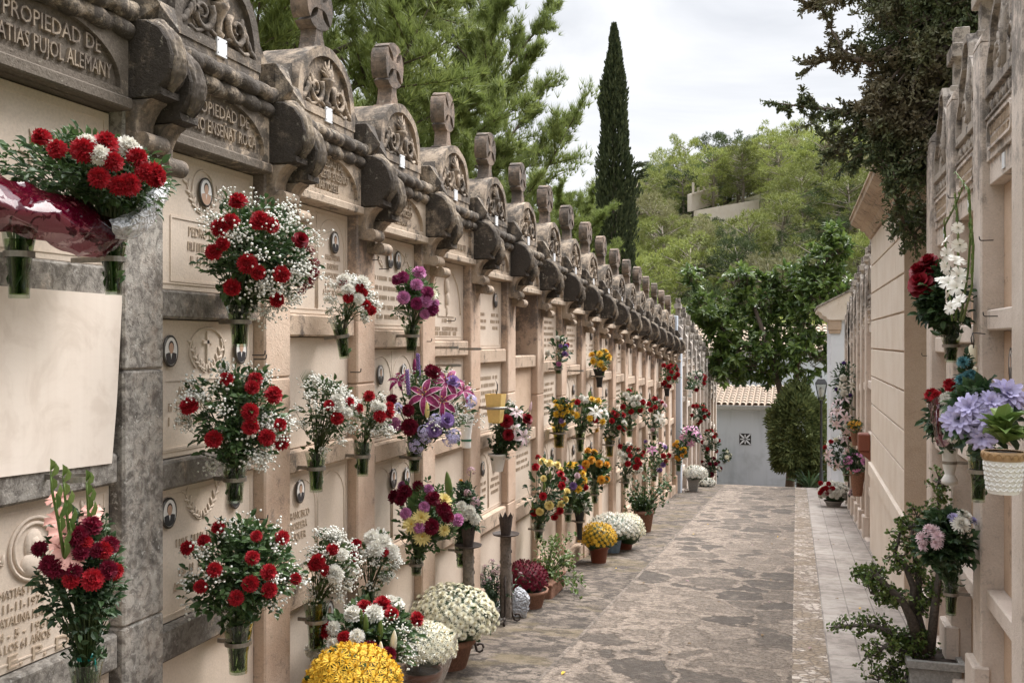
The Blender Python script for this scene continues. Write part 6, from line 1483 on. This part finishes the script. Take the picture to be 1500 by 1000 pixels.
p = on_x(1470,660,XR-.30); s_ = depth(p)/F; hh = 62*s_; root = empty('flower_pot', p-Vector((0,0,hh)), 'white scalloped pot with an ochre rim and pale green leaves', 'pot')
b = MB(); b.lathe([(21*s_,0),(22*s_,.006),(27*s_,hh*.76),(27.2*s_,hh*.78)], 28, cap=True)
for row in range(6):
    for k in range(18):
        a = 2*math.pi*(k+.5*(row%2))/18; z = hh*(.10+.115*row); rr_ = (22+5*(z/hh)/.76)*s_; pts = [(rr_*1.012*math.cos(a+q*.17), rr_*1.012*math.sin(a+q*.17), z+hh*.06-hh*.075*math.sqrt(max(0,1-q*q))) for q in (-1,-.7,-.35,0,.35,.7,1)]; b.tube(pts, .0028, 4)
b.build('body', M['whitepot'], root)
b = MB(); b.lathe([(27.2*s_,hh*.78),(28.6*s_,hh*.79),(29.4*s_,hh*.99),(28.5*s_,hh),(26*s_,hh*.99)], 28, cap=False)
for k in range(16):
    a = 2*math.pi*k/16; pts = [(29.0*s_*math.cos(a+q*.19), 29.0*s_*math.sin(a+q*.19), hh*.84+hh*.12*math.sqrt(max(0,1-q*q))) for q in (-1,-.6,-.2,.2,.6,1)]; b.tube(pts, .003, 4)
b.build('rim', M['goldband'], root)
b = MB(); b.add([(26*s_*math.cos(k*.4),26*s_*math.sin(k*.4),hh*.95) for k in range(16)], [tuple(range(16))]); b.build('soil', M['soil'], root)
b = MB(); rr = random.Random(9)
for k in range(46):
    a = k*2.4; e = rr.uniform(.1,1.3); leaf(b, (0,0,hh+.02+.07*rr.random()), (math.cos(a)*math.cos(e),math.sin(a)*math.cos(e),math.sin(e)), (0,0,1), rr.uniform(.07,.12), .05)
b.build('leaves', M['lleaf'], root)
r_ = bouquet('pale pink daisies and one white globe mum above the jade plant', 'the pale daisies and globe mum', (1393,848), 900, 13, (1388,793,42,44), [('mum','palepink',9.5,((1352,788),(1367,776),(1353,800),(1374,785),(1361,775),(1372,796))), ('ballmum','white',12,((1412,757),(1407,768))), ('mum','lilac',9,((1397,758),(1425,762)))], leaves=190, leafm='dleaf', lsize=.055, seed=84, side=-1)
FAR3 = [
 ('white lily and purple bunch high on the far right wall','the high far right bunch',(1240,592),604,7,(1237,560,17,30),[('lily','white',9,4),('carn','white',6,4),('carn','dviolet',4,5)],'glass'),
 ('pale pink lily bouquet, upper of two on the far right','the upper far right lilies',(1239,630),650,7,(1237,610,18,26),[('lily','palepink',10,10),('carn','white',5,3)],'glass'),
 ('cream and pink lilies with red carnations, lower far right bouquet','the lower far right lilies',(1240,688),705,7,(1233,665,24,25),[('lily','palepink',11,7),('lily','white',9,4),('carn','red',5,5),('carn','cream_p',5,5)],'glass'),
]
for k, (lab, short, mo, bv, mw, el, rn, vk) in enumerate(FAR3):
    bouquet(lab, short, mo, bv, mw, el, [], vk=vk, rnds=rn, leaves=80, leafm='dleaf', lsize=.07, seed=90+k, far=True, side=-1)
bouquet('violet pink orchids in a clay wall pot on the far right', 'the orchids', (1256,688), 726, 11, (1253,676,14,14), [], rnds=[('trumpet','pink',6,12)], vk='clay', leaves=60, leafm='dleaf', lsize=.08, seed=95, far=True, side=-1, ringed=False)
bouquet('tiny orange marigolds in a clay pot, above the orchids', 'the orange marigolds', (1254,628), 652, 9, (1253,622,11,6), [], rnds=[('pom','orange',2.6,26),('pom','yellow',2.6,8)], vk='clay', leaves=70, leafm='leaf', lsize=.04, seed=96, far=True, side=-1, ringed=False)
p = on_x(1266,645,XR-.08); b = MB(); b.box(-.08,.07,-.12,.12,-.14,.10,0,.015); b.prism([(-.08,-.14),(.07,-.14),(.07,-.26)], -.12, .12, 'y'); b.build('wall_bracket', M['brownpot'], None, p, label='brown terracotta wall bracket beside the marigolds', cat='bracket')

# ------------------------------------------------------------------ potted plants on the ground
def dome(root, C, Rr, col, n, rb, seed, kind='pom', leafn=160, O=None, leafm='dleaf'):
    rr = random.Random(seed); pts = []; base = root.location
    core = MB()
    for i in range(1, 400):
        if len(pts) >= n: break
        z = 1 - 1.25*(i/ (n*1.0)); a = i*2.39996
        if z < -.35: break
        r = math.sqrt(max(0,1-z*z)); d = Vector((r*math.cos(a), r*math.sin(a), z)); pts.append(d)
    vis = sorted(range(len(pts)), key=lambda k: -pts[k].dot((CAM-C).normalized()))
    rest = MB()
    for q, k in enumerate(vis):
        d = pts[k]; p = C + Vector((d.x*Rr[0], d.y*Rr[0], d.z*Rr[1]))*(1+.06*noise.noise(d*3+Vector((seed,0,0)))+rr.uniform(-.03,.03)); nn = (d+rdir(rr)*.35+Vector((0,0,.15))).normalized(); qt = nn.to_track_quat('Z','Y') @ Euler((0,0,rr.uniform(0,6))).to_quaternion(); s_ = rb*(1.5 if kind == 'pom' else 1.3)*rr.uniform(.8,1.15)
        if q < 100: place('bloom', fmesh(kind,col), root, p-base, qt, s_)
        else:
            fmesh(kind,col); rest.merge(FC['shape',kind], Matrix.LocRotScale(p-base, qt, Vector((s_,s_,s_))))
    if rest.v: rest.build('blooms', list(fmesh(kind,col).materials), root, kind='stuff')
    g = MB()
    for k in range(leafn):
        d = rdir(rr); 
        if d.z < -.5: d.z *= -.5
        p = C + Vector((d.x*Rr[0],d.y*Rr[0],d.z*Rr[1]))*rr.uniform(.72,.98); leaf(g, p-base, (d+rdir(rr)*.8), d, rb*1.7, rb*.95)
    core.ell(C-base, Rr[0]*.80, Rr[0]*.80, Rr[1]*.80, 14, 9); g.merge(lumpy(core, Rr[0]*.12, 9))
    g.build('foliage', M[leafm], root)
def mum_pot(lab, gu, gv, pot, pr, ph, ell, col, n, rb, seed, kind='pom', sq=False, leafn=160, name='potted_mum', O=None, saucer=False):
    O = Vector(O) if O else on_g(gu, gv); root = empty(name, O, lab, 'potted plant'); s_ = depth(O)/F
    b = MB(); k = Matrix.Rotation(R(45),3,'Z') if sq else None
    b.lathe([(pr*.72,0),(pr*.74,.01),(pr*.96,ph*.80),(pr*1.06,ph*.81),(pr*1.08,ph),(pr*.98,ph),(pr*.95,ph*.88)], 4 if sq else 22, sm=not sq, M=k, cap=False); b.build('pot', M[pot], root)
    b = MB(); b.add([(pr*.95*math.cos(q*.35),pr*.95*math.sin(q*.35),ph*.9) for q in range(18)], [tuple(range(18))]); b.build('soil', M['soil'], root)
    C = on_y(ell[0], ell[1], O.y); dome(root, C, (ell[2]*s_, ell[3]*s_), col, n, rb, seed, kind, leafn); return root
on_gx = lambda x, y: Vector((x, y, gz(y)))
# front group: below the frame's edge, so placed by their domes
def at(u, v, y): return on_y(u, v, y)
pY = on_y(516,1000,4.2); mum_pot('bright yellow mum dome in the front of the view', 0,0,'terracotta',.15,.22,(516,1016,70,68),'yellow',190,.026,1, O=(pY.x,4.2,gz(4.2)))
root, Pm, C, Rr, s_ = bouquet('low arrangement of white carnations, red carnations and lily buds behind the yellow mums', '', (530,985), 1000, 30, (535,935,78,52), [('carn','white',15,A1((215,750),(320,790),(215,825),(105,845),(500,645),(400,685),(305,690),(470,640))), ('carn','red',14,A1((355,655),(435,645),(480,685),(265,795),(590,710),(180,760))), ('carn','dred',15,A1((380,850),(465,870),(330,840))), ('bud','lleaf',15,A1((340,695),(362,730),(428,760))), ('bud','cream_p',17,A1((490,810),(430,855)))], gyp=160, leaves=150, leafm='leaf', lsize=.055, seed=100, novase=True, off=.22, xoff=.1, name='flower_arrangement')
O = Vector((root.location.x, root.location.y, gz(root.location.y))); root2 = empty('flower_stand', O, 'low dark basin carrying the white and red arrangement', 'basin'); hh = root.location.z - O.z + .02
b = MB(); b.lathe([(.10,0),(.11,.02),(.08,.05),(.08,hh*.8),(.12,hh*.86),(.14,hh),(.13,hh)], 20); b.build('basin', M['concrete'], root2); b = MB(); b.add([(.12*math.cos(q*.35),.12*math.sin(q*.35),hh*.93) for q in range(18)], [tuple(range(18))]); b.build('soil', M['soil'], root2)
pW = on_y(612,1000,5.25); r_ = mum_pot('smaller white mum wrapped in clear cellophane, in a wine-red pot', 0,0,'brownpot',.12,.22,(622,947,46,34),'cream_p',150,.019,2,'pom', O=(pW.x+.02,5.25,gz(5.25)))
b = MB(); n = 40; v = []
Cc = on_y(622,950,5.25)-r_.location
for j in range(9):
    t_ = j/8; z = .10+(Cc.z+.06-.10)*t_; rad = .10+(.19-.10)*t_**.7
    for i in range(n): a = 2*math.pi*i/n; w = 1+.10*noise.noise((math.cos(a)*3,math.sin(a)*3,z*7))+.03*math.sin(a*9); v.append((Cc.x*t_+rad*w*math.cos(a), Cc.y*t_+rad*w*math.sin(a), z+ (.05*math.sin(a*3+1) if j == 8 else 0)))
b.add(v, [(j*n+i, j*n+(i+1)%n, (j+1)*n+(i+1)%n, (j+1)*n+i) for j in range(8) for i in range(n)], 0, True); b.build('cellophane', M['cello'], r_)
mum_pot('widest white mum dome, spilling over a terracotta bowl', 0,0,'terracotta',.20,.21,(662,904,64,44),'cream_p',185,.026,3,'mum', O=tuple(on_g(652,975)), leafn=220)
# iron candlesticks
def candlestick(lab, u, vfoot, vtop, lean):
    O = on_g(u, vfoot); s_ = depth(O)/F; H = (vfoot-vtop)*s_; root = empty('candlestick', O, lab, 'candlestick'); zd = H - 33*s_
    b = MB(); n = 14; prof = []; rr = random.Random(int(u))
    for k in range(26): prof.append((8.2*s_*(1+rr.uniform(-.05,.05)), .05+(zd-.05)*k/25))
    b.lathe(prof, n); 
    for k in range(40):
        a = rr.uniform(0,6.28); z = rr.uniform(.1,zd-.03); b.ell((8.3*s_*math.cos(a),8.3*s_*math.sin(a),z),.006,.006,.014,6,4)
    lumpy(b,.004,30); b.build('column', M['wood'], root)
    b = MB(); b.lathe([(6*s_,zd-.01),(19*s_,zd+.008),(20*s_,zd+.02),(19*s_,zd+.014),(6*s_,zd+.004)], 26); b.build('drip_dish', M['iron'], root)
    b = MB(); m = 16; v = []
    for k in range(m): a = 2*math.pi*k/m; v.append((7*s_*math.cos(a),7*s_*math.sin(a),zd))
    for k in range(m): a = 2*math.pi*k/m; v.append((10*s_*math.cos(a),10*s_*math.sin(a),zd+24*s_))
    for k in range(m): a = 2*math.pi*k/m; q = 11.5 if k%2 else 10.2; v.append((q*s_*math.cos(a),q*s_*math.sin(a),zd+(33 if k%2 else 25)*s_))
    b.add(v, [(r*m+k, r*m+(k+1)%m, (r+1)*m+(k+1)%m, (r+1)*m+k) for r in (0,1) for k in range(m)]); b.build('crown_cup', M['iron'], root)
    for k in range(3):
        b = MB(); a = R(-80+120*k); d = Vector((math.cos(a),math.sin(a),0)); pts = [d*(9*s_)+Vector((0,0,z)) for z in (zd*.55,zd*.3,.10)] + [d*(12*s_)+Vector((0,0,.04))] + [d*(18*s_+.03*math.cos(q))+Vector((0,0,.038+.03*math.sin(q))) for q in (-2.4,-1.6,-.8,0,.8,1.6,2.4)]
        b.tube(pts, .009, 6); b.build('leg', M['iron'], root)
candlestick('nearer rusty iron candlestick with crown cup, beside the white carnations', 686, 958, 768, 0)
candlestick('farther rusty iron candlestick with crown cup, before the dark red mums', 741, 912, 751, 0)
# planter of small pink flowers between the candlesticks
O = on_g(716, 908); root = empty('planter', O, 'pale trough of dusty pink flowers between the two candlesticks', 'potted plant'); s_ = depth(O)/F
b = MB(); b.box(-.11,.11,-.24,.24,0,.10,0,.012); b.box(-.125,.125,-.255,.255,.10,.125,0,.006); b.build('trough', M['concrete'], root)
b = MB(); sb = MB(); rr = random.Random(12)
for k in range(60):
    p = Vector((rr.gauss(0,.055),rr.gauss(0,.11),.12)); q = p + Vector((rr.gauss(0,.06),rr.gauss(0,.06),rr.uniform(.12,.34))); sb.tube([p,p.lerp(q,.5)+rdir(rr)*.015,q],.0028,4)
    for _ in range(9): t_ = rr.random(); leaf(sb, p.lerp(q,t_), rdir(rr,.3), (0,0,1), .05, .018)
    if k < 34: place('bloom', fmesh('cluster','dusty'), root, q, None, rr.uniform(.02,.034))
sb.build('foliage', M['dleaf'], root)
mum_pot('dark red mum dome in a terracotta trough behind the farther candlestick', 0,0,'terracotta',.16,.16,(768,848,34,26),'dred',150,.021,5, O=tuple(on_g(775,888)), leafn=200)
# plastic bag
O = on_g(759, 903); b = MB(); b.ell((0,0,.12),.085,.075,.15,26,18); b.v = [tuple(Vector(p)+.045*noise.noise_vector(Vector(p)*11)+.018*noise.noise_vector(Vector(p)*30)) for p in b.v]; b.v = [(p[0]*(1-.5*max(0,p[2]-.16)/.12),p[1],max(0.0,p[2])) for p in b.v]
b.build('plastic_bag', M['bag'], None, O, label='crumpled translucent plastic bag beside the farther candlestick', cat='bag')
# ivy trailing out of its pot
def sprawl(name, O, lab, stems_, n, L, seed, leafm, pot, r=.004):
    rr = random.Random(seed); root = empty(name, O, lab, 'potted plant'); b = MB(); g = MB()
    for pts in stems_:
        P_ = [Vector(p)-O for p in pts]; b.tube(P_, [r*(1-.7*i/(len(P_)-1)) for i in range(len(P_))], 5)
        for k in range(n):
            t_ = rr.uniform(.15,1)*(len(P_)-1); j = min(len(P_)-2,int(t_)); p = P_[j].lerp(P_[j+1],t_-j)+rdir(rr)*.03; leaf(g, p, rdir(rr,.2), (0,0,1), L*rr.uniform(.6,1.2), L*.7)
    b.build('stems', M['stem'], root); g.build('leaves', M[leafm], root)
    if pot: pot(root)
    return root
O = on_g(800, 868); y0 = O.y
def ivypot(root): b = MB(); b.box(-.12,.12,-.28,.28,0,.13,0,.012); b.box(-.13,.13,-.29,.29,.13,.155,0,.006); b.build('pot', M['terracotta'], root)
top = O+Vector((0,0,.16)); rr = random.Random(5); st = []
for k in range(26): e = top+Vector((rr.uniform(-.10,.30),rr.uniform(-.3,.35),rr.uniform(.02,.45))); st.append((top+Vector((0,rr.uniform(-.2,.2),-.04)), top.lerp(e,.6)+Vector((0,0,.08)), e))
for k in range(6): e = O+Vector((rr.uniform(.2,.42),rr.uniform(-.3,.3),.03)); st.append((top, top.lerp(e,.6)+Vector((.05,0,.06)), e))
sprawl('ivy_pot', O, 'trailing light green ivy in a terracotta trough by the wall', st, 16, .045, 6, 'lleaf', ivypot)
mum_pot('round yellow mum in a reddish pot, mid-lane on the left', 877,823,'brownpot',.115,.20,(876,788,27,23),'yellow',120,.020,7)
mum_pot('broad white mum in a blue pot behind the yellow one', 897,808,'bluepot',.12,.20,(897,774,36,22),'white',140,.024,8)
mum_pot('loose cream white mum right of the blue pot', 915,803,'brownpot',.12,.16,(920,777,24,25),'cream_p',120,.022,9)
def shrubpot(root): b = MB(); b.lathe([(.10,0),(.14,.26),(.15,.26),(.15,.30),(.13,.30)], 16); b.build('pot', M['terracotta'], root)
O = on_g(943, 778); top = O+Vector((0,0,.28)); st = []; rr = random.Random(8)
for k in range(44): e = top+Vector((rr.uniform(-.30,.42),rr.uniform(-.4,.4),rr.uniform(.0,.62))); st.append((top, top.lerp(e,.5)+rdir(rr)*.05, e))
sprawl('potted_shrub', O, 'wispy potted shrub spreading over the lane past the white mums', st, 13, .060, 9, 'leaf', shrubpot, .007)
mum_pot('white mum ball in a square grey pot near the lane\'s crest', 1016,719,'concrete',.16,.28,(1019,694,17,12),'white',110,.030,10, sq=True)
mum_pot('low white mum at the crest, behind the white mum ball', 1032,712,'concrete',.14,.10,(1033,706,14,6),'white',60,.032,11)
# far right ground pots
O = on_g(1221, 742); r_ = mum_pot('red and white flowers in a pale bowl on the far right paving', 0,0,'concrete',.16,.12,(1222,722,20,14),'white',60,.040,12,'carn', O=tuple(O)); 
rr = random.Random(3)
for k in range(16):
    p = on_y(1211+rr.uniform(-10,9), 716+rr.uniform(-9,8), O.y-.22) - O; place('bloom', fmesh('carn','red'), r_, p, (Vector((-.3,-.8,.6))+rdir(rr)*.3).to_track_quat('Z','Y'), .045)
mum_pot('small dark flowers in a white pot against the far right wall', 1256,752,'whitepot',.09,.20,(1255,724,9,6),'palepink',18,.035,13,'carn')
# jade plant
O = on_g(1366, 1012); s_ = depth(O)/F; root = empty('jade_plant', O, 'old jade plant with thick bare branches in a square grey pot', 'potted plant')
zt = on_y(1366,958,O.y).z - O.z
b = MB(); b.box(-.15,.15,-.15,.15,-.02,zt-.045,0,.008); o_ = [(-.17,-.17),(.17,-.17),(.17,.17),(-.17,.17)]; i_ = [(-.135,-.135),(.135,-.135),(.135,.135),(-.135,.135)]; b.ring(o_, i_, zt-.045, zt, 'z'); b.build('pot', M['concrete'], root)
b = MB(); b.box(-.136,.136,-.136,.136,zt-.05,zt-.02); b.build('soil', M['soil'], root)
W_ = lambda u, v, dy=0: on_y(u, v, O.y+dy) - O
br = [([(1352,955),(1335,905),(1322,880),(1290,850),(1282,838)],8),([(1335,905),(1338,860),(1325,825),(1310,812)],6),([(1358,955),(1345,900),(1346,850),(1340,815)],7),([(1362,955),(1368,900),(1375,845),(1380,800),(1376,760)],7),([(1345,900),(1370,868),(1385,850)],4),
      ([(1322,880),(1300,868),(1276,868)],4),([(1290,850),(1270,838),(1260,845)],3),([(1340,960),(1310,925),(1275,915),(1232,917)],5),([(1340,960),(1300,945),(1270,960)],4),([(1310,812),(1318,780),(1336,770)],3),([(1340,815),(1335,780),(1346,745)],3),([(1376,760),(1374,720),(1375,700)],2.5),([(1345,960),(1310,975),(1285,995)],4),([(1350,960),(1330,985),(1315,1010)],4),([(1365,960),(1372,985),(1378,1000)],3),([(1340,950),(1320,930),(1300,935)],4),([(1360,955),(1350,930),(1330,935)],4)]
b = MB(); g = MB(); rr = random.Random(14)
for q, (pts, r) in enumerate(br):
    dy = rr.uniform(-.14,.10); P_ = [W_(u,v,dy*min(1,i/2)) for i,(u,v) in enumerate(pts)]; b.tube(P_, [r*s_*(1-.55*i/(len(P_)-1)) for i in range(len(P_))], 8)
    for k in range(24 if pts[-1][1] < 842 else 40):
        t_ = rr.uniform(.45 if r > 4.5 else .12,1.08)*(len(P_)-1); j = min(len(P_)-2,int(t_)); c = P_[j].lerp(P_[j+1],min(1.1,t_-j)) + rdir(rr)*.065*(1 if t_ > 1 else .8)
        b.tube([P_[j].lerp(P_[j+1],min(1,t_-j)), c], .004, 4)
        for _ in range(9):
            d = rdir(rr,.25); p = c + rdir(rr)*.022; leaf(g, p, d, rdir(rr), rr.uniform(.020,.034), rr.uniform(.015,.022), 0, .12, .1)
lumpy(b, .006, 14); b.build('trunk', M['jbark'], root); g.build('leaves', M['jade'], root)
# pale flowers half hidden behind the jade plant
mum_pot('pale pinkish potted flowers half hidden behind the jade plant', 1275,925,'concrete',.12,.12,(1283,872,22,40),'palepink',40,.026,15,'pom', leafn=60) if False else None

# ------------------------------------------------------------------ small ironwork
def ring_holder(u, v, r, lab):
    p = on_x(u, v, XL+.11); root = empty('ring_holder', p, lab, 'ring holder', 'empty vase rings on the left wall'); b = MB()
    b.lathe([(r,-.009),(r+.003,-.009),(r+.003,.009),(r,.009),(r,-.009)], 24, cap=False, sm=False); b.build('hoop', M['steel'], root); b = MB(); b.box(-.13,-r,-.005,.005,-.009,.009); b.build('arm', M['steel'], root)
ring_holder(662,509,.045,'empty steel ring on the sill below the carved figure, left of two'); ring_holder(696,511,.045,'empty steel ring on the sill below the carved figure, right of two'); ring_holder(664,535,.055,'empty steel ring just above the magenta lilies'); ring_holder(112,700,.050,'empty steel ring above the pink gladioli, on the dark sill'); ring_holder(848,543,.05,'empty steel ring left of the yellow bunch in the dark cone')
def hook(u, v, x, side, lab):
    p = on_x(u, v, x); b = MB(); b.tube([(-side*.03,0,0),(side*.03,0,0),(side*.036,0,.006),(side*.038,0,.022)], .0032, 5); b.build('wall_hook', M['hook'], None, p, label=lab, cat='hook', group='small black wall hooks on the %s' % ('left' if side > 0 else 'right'))
for u, v in ((546,381),(523,440),(378,520),(380,526),(382,760),(562,394),(520,545),(660,470),(625,500)): hook(u, v, XL, 1, 'small black iron hook in a sandstone pillar of the left wall')
for u, v in ((1358,521),(1452,463),(1446,352),(1398,290)): hook(u, v, XR, -1, 'small black iron hook in a pillar of the near right wall')

# fallen petals and dry leaves on the paving
for k in range(26):
    x = rnd.uniform(-2.1,.7); y = rnd.uniform(5.6,16); b = MB(); leaf(b, (0,0,.012), (rnd.uniform(-1,1),rnd.uniform(-1,1),.05), (0,0,1), rnd.uniform(.03,.06), rnd.uniform(.018,.03), 0, .2, .15)
    b.build('fallen_leaf', M['yellow' if k%5==0 else 'dusty' if k%3==0 else 'dryleaf'], None, (x,y,gz(y)+.004), label='small dry fallen leaf lying on the stone paving', cat='leaf', group='fallen leaves on the paving')
